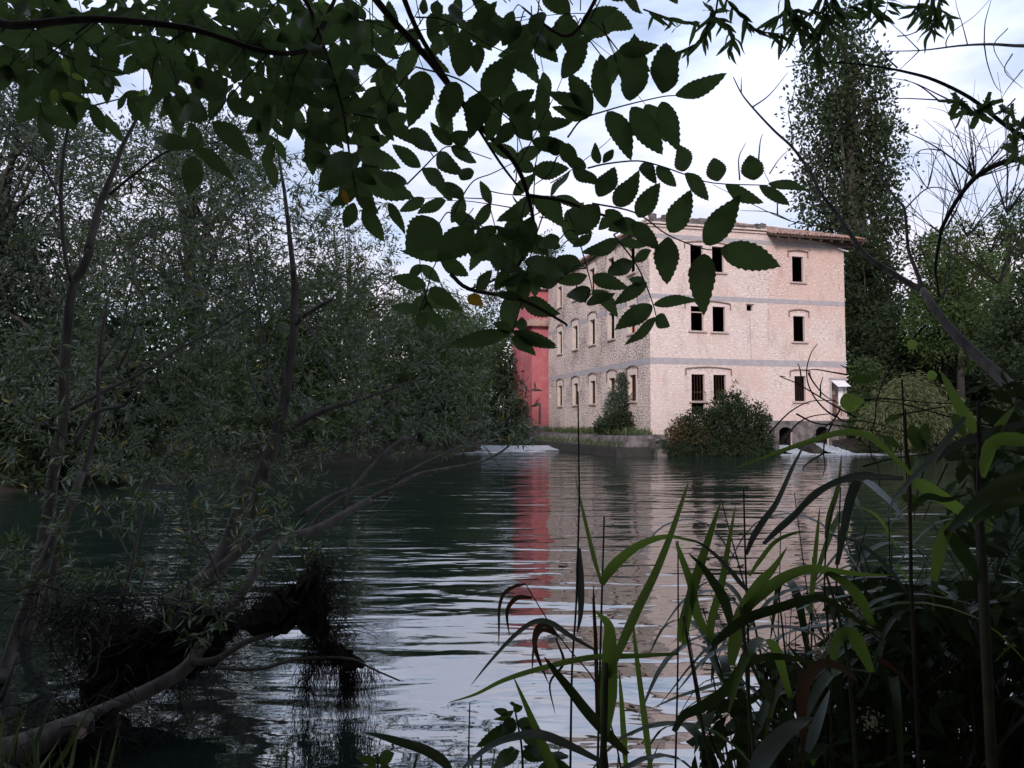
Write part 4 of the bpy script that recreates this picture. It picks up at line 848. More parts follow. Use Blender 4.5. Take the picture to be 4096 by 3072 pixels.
# the leaves of that canopy too far back to pick apart
P, D, Nn = [], [], []
for x0, x1, y0, y1, n in [(-100,1200,-80,300,330), (1200,2000,-80,280,160), (1300,1900,280,500,60), (900,1300,300,480,30), (0,500,300,400,40)]:
    for _ in range(n):
        x, y = c2(rng.uniform(x0, x1), rng.uniform(y0, y1)); P.append(PX(x, y, rng.uniform(2.8, 4.5)))
P = np.array(P); D = unit(rng.normal(size=P.shape) * [.8, .5, .5] + [.35, 0, -.45]); Nn = unit(np.array([0, -.8, -.5]) + rng.normal(size=P.shape) * .6)
L = rng.uniform(.07, .13, len(P)); bk = link('leaf_mass', leaf_mesh('leaf_mass', P, D, Nn, L, L*.5, .1), M['willow'], eld2); bk['kind'] = 'stuff'
bk.data.materials.clear(); M['elder_mass'] = leaf_mat('elder_mass_leaf', [(0,(.018,.034,.014)),(.9,(.045,.07,.024)),(1,(.10,.16,.03))], (.09,.14,.035), .38); bk.data.materials.append(M['elder_mass'])

# ================================================================== WILLOW ON THE LEFT
L5, L6, Q1, GG = crop(0, 1000, .633), crop(0, 2000, .7233), crop(1200, 1500, .4521), crop(0, 0, K)
def grow(root, limbs, targets, leaf_k, bark, seed, leaf_len=(.055, .115), spacing=.028, maxlen=1.5):
    """limbs: world polylines with radii; targets: points the twigs reach for. Each twig starts at the nearest wood below it."""
    r = np.random.default_rng(seed); mb = MB(); pts = []
    for Lp, r0, r1 in limbs:
        mb.tube(Lp, np.linspace(r0, r1, len(Lp)), 7); pts.append(Lp)
    mb.build('trunk', M[bark], root, True)
    pts = np.concatenate(pts); cap = len(pts) + len(targets) * 6; buf = np.empty((cap, 3)); n = len(pts); buf[:n] = pts
    d0 = np.array([np.min(np.linalg.norm(pts - t, axis=1)) for t in targets]); tw = MB(); LP, LD = [], []
    for t in targets[np.argsort(d0)]:
        v = t - buf[:n]; dist = np.linalg.norm(v, axis=1) + np.maximum(0, -v[:, 2]) * 1.2; i = int(np.argmin(dist)); s = buf[i]; ln = np.linalg.norm(t - s)
        if ln > maxlen: s = t - (t - s) / ln * maxlen * .0 if False else s
        if ln < .05: continue
        mid = (s + t) / 2 + r.normal(size=3) * ln * .10 + [0, 0, ln * .10]
        C = smooth_line(np.array([s, mid, t]), 3); tw.tube(C, np.linspace(.0035 + .004*min(ln, 1.2), .0015, len(C)), 3); buf[n:n+6] = C[1:7]; n += 6
        m = int(ln * .8 / spacing) + 6; u = np.sort(r.uniform(.15 if ln < .8 else .35, 1.0, m)); k = np.minimum((u * 6).astype(int), 5); fr = (u * 6 - k)[:, None]
        LP.append(C[k] * (1 - fr) + C[k+1] * fr); tg = unit(C[k+1] - C[k]); LD.append(unit(tg * .7 + unit(r.normal(size=(m, 3))) * .75 + [0, 0, -.12]))
    o = tw.build('twigs', M[bark], root); o['kind'] = 'stuff'
    LP, LD = np.concatenate(LP), np.concatenate(LD); Nn = r.normal(size=LP.shape) * .7 + [0, -.1, .7]
    Ls = r.uniform(*leaf_len, len(LP)); o = link('leaves', leaf_mesh('leaves', LP, LD, Nn, Ls, Ls * r.uniform(.15, .24, len(LP)), .12), M[leaf_k], root); o['kind'] = 'stuff'
    return len(LP)
def targets_in(regions, seed):
    r = np.random.default_rng(seed); T = []
    for x0, x1, y0, y1, d0, d1, n in regions:
        for _ in range(int(n*1.35)):
            x, y = r.uniform(x0, x1), r.uniform(y0, y1); p = GP(x, y, r.uniform(d0, d1))
            if p[2] > .12: T.append(p)
    return np.array(T)
def limb(f, pts, d0, d1, r0, r1, n=4):
    return (px_line([f(*p) for p in pts], d0, d1, n=n), r0, r1)
wil = empty('willow_tree'); tag(wil, 'leaning willow with long low branches reaching right over the river', 'tree')
limbs = [
    limb(L6, [(150,1330),(420,1230),(700,1110),(1000,950),(1120,800),(1250,640),(1380,440),(1480,300),(1590,210),(1750,160),(1900,80),(2050,0)], 3.9, 6.0, .046, .026),
    limb(Q1, [(0,1420),(390,1210),(840,990),(1050,880),(1300,830),(1560,780),(1750,700),(1880,600)], 6.0, 7.2, .026, .008),
    limb(Q1, [(0,1250),(230,1100),(480,980),(640,800),(880,580),(1010,560)], 5.9, 6.8, .024, .009),
    limb(Q1, [(60,1380),(220,1190),(450,1050),(640,970),(840,920),(1180,890)], 6.0, 6.8, .020, .006),
    limb(Q1, [(840,980),(1000,580),(1090,400),(1170,220),(1260,0)], 6.4, 6.6, .012, .005),
    limb(Q1, [(390,1200),(450,950),(490,700),(510,400),(510,100)], 6.1, 6.3, .012, .006),
    limb(Q1, [(880,900),(1180,740),(1420,640),(1600,600),(1780,600)], 6.5, 7.4, .014, .005),
    limb(Q1, [(1540,590),(1640,500),(1800,430),(2010,370)], 7.2, 7.6, .008, .004),
    limb(Q1, [(0,400),(150,330),(350,270),(540,220),(700,160),(900,90),(1120,20)], 7.0, 7.6, .026, .010),
    limb(Q1, [(500,520),(640,410),(760,300),(870,170),(980,80),(1050,30)], 6.6, 7.2, .012, .006),
    limb(Q1, [(630,520),(800,360),(900,180)], 6.7, 7.0, .010, .005),
    limb(Q1, [(380,1600),(520,1390),(830,1060)], 5.6, 6.2, .006, .004),
    limb(L6, [(1000,520),(1100,460),(1250,350),(1400,220),(1600,60)], 6.2, 6.6, .06, .028),
    limb(L6, [(900,600),(1100,480),(1230,330),(1330,80),(1380,-60)], 6.4, 6.8, .10, .075),
    limb(L5, [(1560,1700),(1650,1450),(1720,1250),(1780,1050),(1820,800),(1860,500),(1860,200),(1840,0),(1800,-350),(1760,-600),(1750,-800)], 6.8, 7.6, .075, .004),
    limb(L5, [(1870,470),(1930,410),(2100,310)], 7.1, 7.0, .026, .018),
    limb(L5, [(1770,1170),(1900,1090),(2060,1010),(2200,960)], 7.0, 7.0, .030, .025),
    limb(L5, [(2130,840),(2000,570),(1900,430),(1720,270),(1600,90),(1560,-200)], 6.6, 7.2, .012, .003),
    limb(L5, [(1750,950),(1690,800),(1680,650),(1560,-100),(1540,-500)], 6.9, 7.4, .018, .003),
    limb(L5, [(1720,1100),(1560,740),(1650,600),(1620,380)], 6.7, 6.8, .010, .006),
    limb(L6, [(1050,900),(1200,880),(1350,790),(1500,740),(1650,660)], 4.45, 4.75, .022, .014),
    limb(L6, [(1200,930),(1430,935),(1600,890),(1750,870),(1950,880),(2050,930),(2212,1000)], 4.5, 4.75, .012, .005),
    limb(Q1, [(1640,640),(1760,800),(1800,940),(1810,1100)], 7.2, 7.2, .005, .002),
]
T = targets_in([(420,740,330,560,7.0,9.4,150),(420,800,560,900,7.0,9.4,380),(700,1000,600,760,7.0,9.0,105),(760,1060,700,950,7.0,9.0,300),(1000,1160,830,965,7.0,8.4,70),
                (380,700,880,1050,6.4,8.6,130),(700,1000,930,985,7.2,8.4,45),(620,860,430,640,7.2,9,38),(340,660,1040,1180,5.2,6.2,34),(560,700,1140,1240,4.7,5.2,10),(330,520,1250,1400,4.2,4.5,7)], 3)
n1 = grow(wil, limbs, T, 'willow', 'bark', 4)
wil2 = empty('willow_tree'); tag(wil2, 'upright many stemmed willow with pale trunks at the left edge', 'tree')
limbs = [
    limb(L5, [(150,2480),(215,2150),(280,1800),(310,1659),(330,1450),(380,1200),(400,950),(410,700),(430,450),(460,220),(520,120),(570,0)], 6.2, 6.4, .052, .036),
    (px_line([c2(555,1590), c2(600,1400), c2(650,1240), c2(730,1050), c2(770,930), c2(870,740), c2(980,540), c2(1060,300)], 6.4, 6.8), .036, .006),
    (px_line([L5(450,200), c2(410,1600), c2(385,1270), c2(400,1000), c2(440,750), c2(460,650), c2(470,400)], 6.3, 6.2), .020, .008),
    (px_line([c2(385,1270), c2(300,1100), c2(180,950), c2(30,800), c2(-120,700)], 6.2, 6.0), .010, .006),
    (px_line([c2(690,1230), c2(850,1100), c2(1050,960), c2(1230,930), c2(1400,890)], 6.5, 6.4), .014, .006),
    (px_line([c2(460,710), c2(620,660), c2(780,620)], 6.2, 6.2), .010, .005),
    limb(L5, [(250,2420),(330,2050),(400,1750),(430,1659),(500,1480),(560,1300),(620,1050),(620,800),(640,560),(680,300)], 5.9, 6.3, .034, .012),
    limb(L5, [(470,1230),(600,1030),(780,980),(880,860),(960,800)], 6.1, 6.3, .022, .010),
    limb(L5, [(440,1010),(700,870),(890,780),(1100,640),(1350,510),(1700,290)], 6.1, 6.8, .018, .007),
    limb(L5, [(620,740),(740,560),(820,280),(850,60)], 6.2, 6.4, .009, .006),
    limb(L5, [(740,760),(820,600),(880,440)], 6.5, 6.6, .014, .009),
    limb(L6, [(5,1010),(40,900),(100,700),(200,450),(300,200),(400,0),(450,-150)], 5.2, 5.8, .040, .030),
    limb(L6, [(640,690),(720,400),(760,200),(800,60)], 5.0, 5.2, .016, .008),
    limb(L6, [(700,690),(800,400),(830,300)], 5.0, 5.2, .012, .007),
    limb(L6, [(0,1120),(60,960),(100,850)], 4.6, 4.8, .014, .010),
    limb(L5, [(170,1040),(360,1140),(450,1230)], 5.8, 6.0, .008, .010),
    limb(L6, [(1230,500),(1150,280),(1050,160),(1030,60),(960,-150)], 5.3, 5.5, .010, .006),
    limb(L6, [(720,330),(620,120),(560,0),(440,-260)], 5.1, 5.6, .006, .004),
]
T = targets_in([(60,420,280,520,6.5,8.6,90),(160,440,480,800,6.5,8.8,300),(160,430,760,1040,6.3,8.4,200),(0,140,700,1000,5.4,6.8,60),(0,300,1020,1280,4.6,6.0,52),(300,480,1060,1330,4.6,5.4,14),(180,480,330,500,6.6,8.4,70)], 5)
n2 = grow(wil2, limbs, T, 'willow', 'bark', 6)
# fallen log and flood debris
lg = empty('fallen_log'); tag(lg, 'thick fallen log lying at the bottom left corner with a sawn branch stub', 'log')
mb = MB(); Lp = px_line([L6(-120,1450), L6(0,1410), L6(180,1350), L6(330,1280), L6(520,1230)], 3.75, 4.1); mb.tube(Lp, np.linspace(.085, .055, len(Lp)), 10); mb.build('log_trunk', M['bark'], lg, True)
mb = MB(); a = PX(*L6(400,1330), 4.05); b = PX(*L6(445,1290), 3.92); mb.tube([a, b], [.036, .032], 12); mb.build('branch_stub', M['bark_dark'], lg, True)
mb = MB(); dv = unit(b - a); mb.tube([b + dv*.0005, b + dv*.004], [.028, .027], 12); mb.build('sawn_face', M['cut'], lg)
def tangle(parent, name, center_lines, n, spread, ln, rad, mat, seed, hang=.6):
    r = np.random.default_rng(seed); mb = MB(); C = np.concatenate(center_lines)
    for _ in range(n):
        p = C[r.integers(len(C))] + r.normal(size=3) * spread; d = unit(r.normal(size=3) * [1, .6, .5] + [0, 0, -hang]); l = ln * r.uniform(.4, 1.5)
        P = [p]; 
        for k in range(4): d = unit(d + r.normal(size=3) * .35 + [0, 0, -hang*.2]); P.append(P[-1] + d * l / 4)
        mb.tube(np.array(P), np.linspace(rad, rad*.4, 5) * r.uniform(.6, 1.5), 3)
    o = mb.build(name, M[mat], parent); o['kind'] = 'stuff'; return o
def ragged(parent, name, outline, d, th, mat, seed, f=L6):
    """lumpy mat of caught debris: thick, uneven body from an outline"""
    r = np.random.default_rng(seed); W = np.array([PX(*f(*p), d) for p in outline]); W = smooth_line(np.vstack([W, W[:1]]), 4)[:-1]; n = len(W); c = W.mean(0); V = []; F = []
    for k, (s, o) in enumerate(((1, 0), (.92, .6), (.6, 1), (.25, 1.15), (.25, -1.15), (.6, -1), (.92, -.6))):
        for i in range(n): V.append(c + (W[i] - c) * s * r.uniform(.72, 1.0) + np.array([r.normal()*.02, o * th * r.uniform(.3, 1.5), r.normal()*.022]))
    order = [3, 2, 1, 0, 6, 5, 4]
    for a, b in zip(order[:-1], order[1:]):
        for i in range(n): F.append((a*n+i, a*n+(i+1) % n, b*n+(i+1) % n, b*n+i))
    F.append(tuple(3*n+i for i in range(n))); F.append(tuple(4*n+i for i in range(n))[::-1])
    mb = MB(); mb.add(V, F); return mb.build(name, M[mat], parent)
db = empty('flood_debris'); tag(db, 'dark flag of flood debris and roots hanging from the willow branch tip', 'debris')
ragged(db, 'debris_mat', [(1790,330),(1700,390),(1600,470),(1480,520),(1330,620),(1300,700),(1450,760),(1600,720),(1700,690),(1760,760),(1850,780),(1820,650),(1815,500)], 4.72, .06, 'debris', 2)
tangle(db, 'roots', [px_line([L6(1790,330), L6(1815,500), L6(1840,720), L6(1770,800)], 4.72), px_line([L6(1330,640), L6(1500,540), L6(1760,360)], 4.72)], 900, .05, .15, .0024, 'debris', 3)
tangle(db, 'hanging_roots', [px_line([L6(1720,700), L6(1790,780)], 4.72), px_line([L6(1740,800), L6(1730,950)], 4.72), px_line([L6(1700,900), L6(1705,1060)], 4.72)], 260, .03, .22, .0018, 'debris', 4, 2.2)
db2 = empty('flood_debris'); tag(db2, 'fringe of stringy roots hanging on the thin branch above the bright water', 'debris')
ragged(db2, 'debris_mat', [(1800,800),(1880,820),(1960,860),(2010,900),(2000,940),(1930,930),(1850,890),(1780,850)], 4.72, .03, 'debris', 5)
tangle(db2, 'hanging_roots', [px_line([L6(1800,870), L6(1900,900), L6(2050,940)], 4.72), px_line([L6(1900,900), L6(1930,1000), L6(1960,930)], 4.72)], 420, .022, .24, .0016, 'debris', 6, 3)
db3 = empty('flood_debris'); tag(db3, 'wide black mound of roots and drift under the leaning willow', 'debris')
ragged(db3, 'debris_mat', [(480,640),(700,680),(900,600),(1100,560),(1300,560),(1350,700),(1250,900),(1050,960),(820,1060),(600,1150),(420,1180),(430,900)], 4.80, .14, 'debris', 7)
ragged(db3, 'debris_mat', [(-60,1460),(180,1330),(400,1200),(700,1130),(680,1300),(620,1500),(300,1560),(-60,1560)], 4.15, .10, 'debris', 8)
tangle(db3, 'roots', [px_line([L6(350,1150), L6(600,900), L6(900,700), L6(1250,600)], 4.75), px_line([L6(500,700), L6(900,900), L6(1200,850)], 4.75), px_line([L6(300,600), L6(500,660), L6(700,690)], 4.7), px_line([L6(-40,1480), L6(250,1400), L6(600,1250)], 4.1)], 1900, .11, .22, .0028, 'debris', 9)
tangle(db3, 'dry_stalks', [px_line([L6(300,610), L6(500,660), L6(700,690)], 4.6), px_line([L6(480,800), L6(700,780)], 4.6)], 60, .06, .25, .003, 'bark', 10, .1)
mb = MB(); Lp = px_line([L6(475,1008), L6(530,960), L6(550,850), L6(590,720), L6(615,670), L6(605,635)], 4.4); mb.tube(Lp, np.linspace(.006, .003, len(Lp)), 5); mb.build('bare_twig', M['bark'], db3, True)

# ================================================================== BARE AND LEAFY BRANCHES ON THE RIGHT
cK, cS = crop(3300, 850, .7236), crop(2800, 1300, .6028)
bare = empty('bare_tree'); tag(bare, 'slanting dead tree with bare twigs crossing the right side of the view', 'tree')
mb = MB(); bl = []
def bl_add(pts, d0, d1, r0, r1, sides=6):
    L = px_line(pts, d0, d1); mb.tube(L, np.linspace(r0, r1, len(L)), sides); bl.append(L)
bl_add([(5443,3020), (4900,2300), cK(1350,1300), cK(1100,1050), cK(1040,980), cK(960,900), cK(830,780), cK(700,650), cK(590,510), cK(540,430)], 3.9, 5.4, .050, .026, 8)
bl_add([cK(540,430), cK(460,390), cK(350,320), cK(230,240), cK(140,120), cK(60,0), c4(920,1220), c4(850,1080), c4(740,930), c4(630,830), c4(490,680), c4(420,590), c4(370,490)], 5.4, 6.2, .024, .004, 7)
bl_add([cK(545,435), cK(500,310), cK(460,200), c4(1455,1330), c4(1400,1260), c4(1310,1130), c4(1250,1040)], 5.4, 5.8, .016, .005)
bl_add([c4(1455,1330), c4(1520,1260), c4(1600,1195), c4(1700,1195), c4(1850,1260)], 5.6, 5.6, .006, .003)
for P in ([c4(740,930), c4(740,820), c4(720,700), c4(760,560), c4(750,420)], [c4(490,680), c4(600,600), c4(715,460)], [c4(850,1090), c4(950,1000), c4(1010,850), c4(1190,740), c4(1240,660)], [c4(420,590), c4(420,490)],
          [c4(1100,1480), c4(950,1440), c4(730,1400), c4(500,1300), c4(240,1170)], [c4(650,1360), c4(640,1250), c4(560,1080)], [c4(410,1140), c4(405,1000), c4(450,905)], [c4(730,1400), c4(600,1345), c4(415,1335)], [c4(530,1010), c4(540,900), c4(555,850)], [c4(600,1100), c4(660,1010), c4(730,940)]):
    bl_add(P, 5.6, 5.8, .006, .002, 4)
mb.build('trunk', M['bark'], bare, True)
# fans of fine dead twigs
r_ = np.random.default_rng(12); tw = MB()
def fan(px0, py0, ang0, n, lmin, lmax, d, f=c4, spread=.9, rad=.0045):
    for _ in range(n):
        a = ang0 + r_.uniform(-spread, spread); l = r_.uniform(lmin, lmax); bend = r_.uniform(-.5, .5); x, y = f(px0, py0); dd = d + r_.uniform(-.2, .2); P = [PX(x, y, dd)]; fsc = .631
        for k in range(6):
            a += bend / 6; x += math.cos(a) * l / 6 * fsc; y -= math.sin(a) * l / 6 * fsc; P.append(PX(x, y, dd + k * r_.uniform(-.03, .03)))
            if k in (2, 3, 4) and r_.random() < .45:
                b = a + r_.choice([-1, 1]) * r_.uniform(.4, .9); q = P[-1]; l2 = l * r_.uniform(.2, .4); xx, yy = x, y; Q = [q]
                for m in range(3): xx += math.cos(b) * l2 / 3 * fsc; yy -= math.sin(b) * l2 / 3 * fsc; b += r_.uniform(-.2, .2); Q.append(PX(xx, yy, dd))
                tw.tube(np.array(Q), [rad*.5, rad*.4, rad*.35, rad*.25], 3)
        tw.tube(np.array(P), np.linspace(rad, rad*.3, len(P)), 4)
fan(1900,1130,1.2,17,250,560,4.6); fan(1820,1250,1.6,7,250,500,4.8); fan(1690,1480,1.7,6,300,600,4.8); fan(2100,1350,1.5,9,300,900,5.0); fan(1600,1195,1.5,4,200,420,5.6); fan(1850,1500,1.3,8,300,800,4.9); fan(2000,1600,1.5,8,300,900,5.2)
fan(2050,1800,1.6,7,400,1000,5.2); fan(1700,1900,1.9,5,300,700,5.0)
o = tw.build('twigs', M['bark'], bare); o['kind'] = 'stuff'
arch = empty('arching_branch'); tag(arch, 'dark bent branch arching down from the right edge in front of the bright sky', 'branch')
mb = MB(); L = px_line([c4(5226,1500), c4(3300,1250), c4(2400,1060), c4(2206,1010), c4(2050,1040), c4(1900,1130), c4(1780,1280), c4(1690,1450), cK(640,110), cK(610,300), cK(620,380), cK(630,470)], 2.8, 3.4); mb.tube(L, np.linspace(.015, .004, len(L)), 6)
mb.build('stem', M['bark_dark'], arch, True)
mb = MB(); L = px_line([c4(1900,1130), c4(1800,1040), c4(1690,955), c4(1560,880), c4(1420,820)], 3.25, 3.4); mb.tube(L, np.linspace(.005, .0015, len(L)), 5); mb.build('side_shoot', M['bark_dark'], arch, True)
mb = MB(); L = px_line([c4(1690,955), c4(1600,945), c4(1530,970), c4(1500,1050)], 3.3, 3.4); mb.tube(L, np.linspace(.003, .001, len(L)), 5); mb.build('side_shoot', M['bark_dark'], arch, True)
# bramble-like arch with lobed leaves at the right edge
hop = empty('hop_branch'); tag(hop, 'long dark stem with jagged lobed leaves reaching in from the right edge', 'branch')
mb = MB(); L = px_line([c4(5226,2300), c4(3300,1500), c4(2420,1010), c4(2206,870), c4(2050,760), c4(1870,620), c4(1650,510), c4(1480,460), c4(1300,425), c4(1100,400), c4(900,395), c4(700,425)], 2.55, 2.9); mb.tube(L, np.linspace(.0110, .0015, len(L)), 6); mb.build('stem', M['bark_dark'], hop, True)
for P in ([c4(1410,430), c4(1320,340), c4(1230,180), c4(1225,60)], [c4(1750,640), c4(1600,630), c4(1400,625), c4(1180,650)], [c4(1750,640), c4(1650,590), c4(1500,520), c4(1340,490)], [c4(1670,635), c4(1560,550), c4(1450,500)], [c4(1320,430), c4(1340,370), c4(1330,300)], [c4(1180,650), c4(1040,830), c4(990,960), c4(940,1180)]):
    mb = MB(); L = px_line(P, 2.75, 2.85); mb.tube(L, np.linspace(.003, .001, len(L)), 5); mb.build('side_shoot', M['bark_dark'], hop, True)
def lobed(seed):
    # five pointed lobes with toothed edges
    r = np.random.default_rng(seed); V = [(0, .40, .03)]; n = 40
    for k in range(n):
        a = 2*math.pi*k/n - math.pi/2; ph = (a + math.pi/2) / (2*math.pi) * 5; t = abs((ph % 1) - .5) * 2
        rad = (.20 + .42 * (t ** 1.3)) * (1.08 if k % 2 else .86) * (1 if k not in (0, 1, n-1) else .3) * (1.15 if .35 < k/n < .65 else .95) * r.uniform(.92, 1.08)
        V.append((rad*math.cos(a), .40 + rad*math.sin(a), -.16*rad*abs(math.cos(a)) + r.uniform(-.02, .02)))
    me = bpy.data.meshes.new('lobed_leaf'); me.from_pydata(V, [], [(0, 1+k, 1+(k+1) % n) for k in range(n)]); me.update(); me.materials.append(M['elder']); return me
LB = [lobed(3), lobed(5)]
def put_mesh(name, me, base, tip, parent, tilt=.3):
    base, tip = np.asarray(base), np.asarray(tip); L = np.linalg.norm(tip-base); Yv = (tip-base)/L; n = unit(np.array([0,0,CAM_Z])-base) + rng.normal(size=3)*tilt; n = unit(n - Yv*(n@Yv)); Xv = np.cross(Yv, n)
    o = bpy.data.objects.new(name, me); col.objects.link(o); o.matrix_world = Matrix(((Xv[0]*L,Yv[0]*L,n[0]*L,base[0]),(Xv[1]*L,Yv[1]*L,n[1]*L,base[1]),(Xv[2]*L,Yv[2]*L,n[2]*L,base[2]),(0,0,0,1))); o.parent = parent; return o
for a in ((1870,620,1690,680),(1880,640,1760,800),(1900,650,1950,820),(1920,640,2060,690),(1960,680,1900,740),(2060,740,2120,640),(2080,760,2150,840),(2180,700,2060,740),(2206,850,2180,720),(2210,900,2080,900),(2210,930,2080,1000),(2200,960,2190,1080),(2260,820,2200,760)):
    d = 2.6; put_mesh('leaf', LB[int(rng.integers(2))], PX(*c4(a[0],a[1]), d), PX(*c4(a[2],a[3]), d+rng.uniform(-.05,.05)), hop, .5)
# thin upper twigs
tt = empty('bare_branch'); tag(tt, 'thin pale leafless twig running across the upper right sky', 'branch')
mb = MB(); L = px_line([c4(5226,-300), c4(3300,150), c4(2420,270), c4(2206,290), c4(2000,280), c4(1800,290), c4(1550,320), c4(1280,325)], 2.8, 4.4); mb.tube(L, np.linspace(.013, .002, len(L)), 5); mb.build('stem', M['bark'], tt, True)
for P in ([c4(1550,320), c4(1450,220), c4(1340,120), c4(1300,60)], [c4(1855,285), c4(1820,150), c4(1790,60), c4(1770,-40)], [c4(1720,300), c4(1720,260), c4(1760,200), c4(1900,100), c4(2010,-20)], [c4(1960,280), c4(1965,150), c4(1990,50), c4(2010,-20)], [c4(1960,280), c4(1980,400), c4(2030,540), c4(2080,590)], [c4(2110,180), c4(2020,290), c4(2080,420), c4(2150,510)],
          [c4(1550,320), c4(1480,390), c4(1380,480)], [c4(2206,440), c4(2110,560), c4(2050,660)], [c4(2140,340), c4(2090,450), c4(2206,560)], [c4(1410,230), c4(1500,215), c4(1640,140), c4(1760,80)]):
    mb = MB(); L = px_line(P, 4.3, 4.4); mb.tube(L, np.linspace(.004, .0012, len(L)), 4); mb.build('side_twig', M['bark'], tt, True)
# willow sprays hanging in from the top edge
def spray(label, stems, regions, n, d, seed, ll=(.06, .10)):
    s = empty('willow_spray'); tag(s, label, 'branch'); r = np.random.default_rng(seed); LS = []
    for P, rr in stems:
        m_ = MB(); L = px_line([c4(*p) for p in P], d, d+.2); m_.tube(L, np.linspace(rr, rr*.4, len(L)), 5); m_.build('stem', M['bark_dark'], s, True); LS.append(L)
    k = 0
    for L in LS:
        for i in range(1, len(L)):
            if L[i][2] > CAM_Z + .62 * L[i][1]: continue
            for q in range(n if r.random() < .7 else n - 1):
                p = L[i] + (L[i-1]-L[i])*r.random(); a = r.uniform(0, 6.28); tg = unit(L[i]-L[i-1]); dv = unit(tg*.8 + np.array([math.cos(a), .3*math.sin(a), -.55+.5*math.sin(a)])*.8)
                put_leaf('leaf', p, p+dv*r.uniform(*ll), .2, s, 'elder', .7); k += 1
    return s
spray('willow twig with narrow leaves hanging beside the top of the elder', [([(500,-1800),(280,-60),(240,60),(200,180),(160,260),(20,330)], .004), ([(320,-10),(420,100),(520,190),(680,215),(830,220)], .003), ([(230,100),(310,140),(370,230),(330,320)], .003), ([(-200,60),(0,125),(160,145)], .003)], None, 2, 2.5, 3, (.05, .09))
spray('narrow leaved willow spray hanging in front of the poplar top', [([(900,-1800),(700,-80),(780,60),(860,180),(950,200),(1050,330)], .004), ([(940,-60),(960,80),(920,200),(900,330),(920,380)], .003), ([(700,-40),(690,80),(650,120)], .003), ([(1000,-60),(1010,60),(1150,30),(1250,-10)], .003), ([(1240,-60),(1240,60),(1330,80),(1350,-10)], .003), ([(770,60),(780,160),(830,220)], .003), ([(850,60),(1000,100),(1100,60)], .003)], None, 2, 2.6, 4, (.06, .11))
spray('small willow spray at the top edge right of the poplar', [([(1800,-1800),(1560,-60),(1540,20),(1560,100)], .003), ([(1640,-60),(1645,60),(1640,140),(1610,200)], .003), ([(1660,-40),(1690,60),(1740,110)], .002)], None, 2, 2.6, 5, (.06, .09))
# a bramble of bare stems in front of the mill door
brm = empty('bramble_stem'); tag(brm, 'wiry bare stems crossing in front of the mill arches', 'bramble')
for k, P in enumerate(([(2100,700),(1700,620),(1330,520),(1080,500)], [(900,610),(830,560),(760,480),(715,380),(710,280),(740,180),(780,125)], [(1030,610),(900,540),(800,480),(700,420),(640,385),(530,340),(570,345)], [(460,720),(530,640),(620,560),(740,505),(900,500)], [(560,780),(620,680),(700,620),(800,595),(900,590)],
      [(640,590),(760,650),(900,665),(1080,690),(1390,740)], [(900,600),(960,640),(1100,640),(1400,720)], [(720,320),(760,390),(830,470),(920,520)], [(800,470),(800,400),(815,345)], [(980,330),(860,310),(770,295),(700,300)], [(880,650),(830,760),(820,860),(830,940),(815,1000)], [(820,850),(740,900),(690,940),(685,970)], [(930,560),(880,640),(790,700),(740,760)], [(675,380),(665,300),(650,255)], [(980,290),(930,265)],
      [(1500,0),(1420,80),(1380,150),(1290,250),(1210,390),(1170,520),(1160,640),(1125,720),(1130,850),(1180,940),(1195,1080),(1220,1140),(1265,1170)], [(1080,940),(1260,890),(1500,860),(1780,870)], [(1090,495),(1250,490),(1600,520),(2080,520)], [(1340,360),(1350,560),(1360,800),(1370,1000),(1390,1400)], [(1500,910),(1440,1130),(1420,1300)], [(1640,920),(1560,1100),(1480,1300)], [(1290,600),(1600,545),(1620,540)], [(1650,500),(1640,300),(1700,175)])):
    m_ = MB(); L = px_line([cS(*p) for p in P], 2.5, 2.6); m_.tube(L, np.linspace(.0032, .0013, len(L)), 5); m_.build('stem', M['bark_dark'], brm, True)
for a in ((930,520,1085,500,.9),(1090,530,1125,540,.9),(1225,640,1345,600,.55),(1400,660,1440,830,.55),(1495,650,1490,820,.5),(1480,760,1450,850,.6),(1370,140,1450,120,.9),(1500,340,1580,330,.9),(1220,740,1330,820,.45),(1400,860,1400,960,.5),(1680,590,1760,750,.5),(990,360,1210,340,.3),(1340,1130,1490,1200,.5)):
    d = 2.45; put_leaf('leaf', PX(*cS(a[0],a[1]), d), PX(*cS(a[2],a[3]), d), a[4], brm, 'elder_light' if a[4] > .8 else 'nettle', .25, 0)

# ================================================================== REEDS AND BANK PLANTS
r7, r8 = crop(1400, 2000, .678), crop(2696, 2022, .633)
def blade(parent, f, pts, d0, d1, w, mat='reed', tw0=.0, name='blade', n=5):
    """long folded leaf: ribbon of real width that tapers to its tip (last point)"""
    L = px_line([f(*p) for p in pts], d0, d1, n=n); m = len(L); T = unit(np.gradient(L, axis=0)); V = []; F = []
    W = w * .678 / FPX * (d0 + d1) / 2
    ph = rng.uniform(-.5, .5)
    for i in range(m):
        t = i / (m - 1); view = unit(np.array([0, 0, CAM_Z]) - L[i]); s = unit(np.cross(T[i], view)); a = tw0 + ph + .9 * (t - .5) * (1 if ph > 0 else -1); nrm = np.cross(s, T[i]); s = s * math.cos(a) + nrm * math.sin(a); nrm = np.cross(s, T[i])
        h = W * .5 * min(1, (.45 + 2.2 * t)) * (1 - t ** 2.6) ** .8 + .0006
        V += [L[i] - s * h + nrm * h * .28, L[i], L[i] + s * h + nrm * h * .28]
    for i in range(m - 1):
        for k in (0, 1): F.append((i*3+k, i*3+k+1, i*3+3+k+1, i*3+3+k))
    me = mesh_np(name, V, F, True); return link(name, me, M[mat], parent)
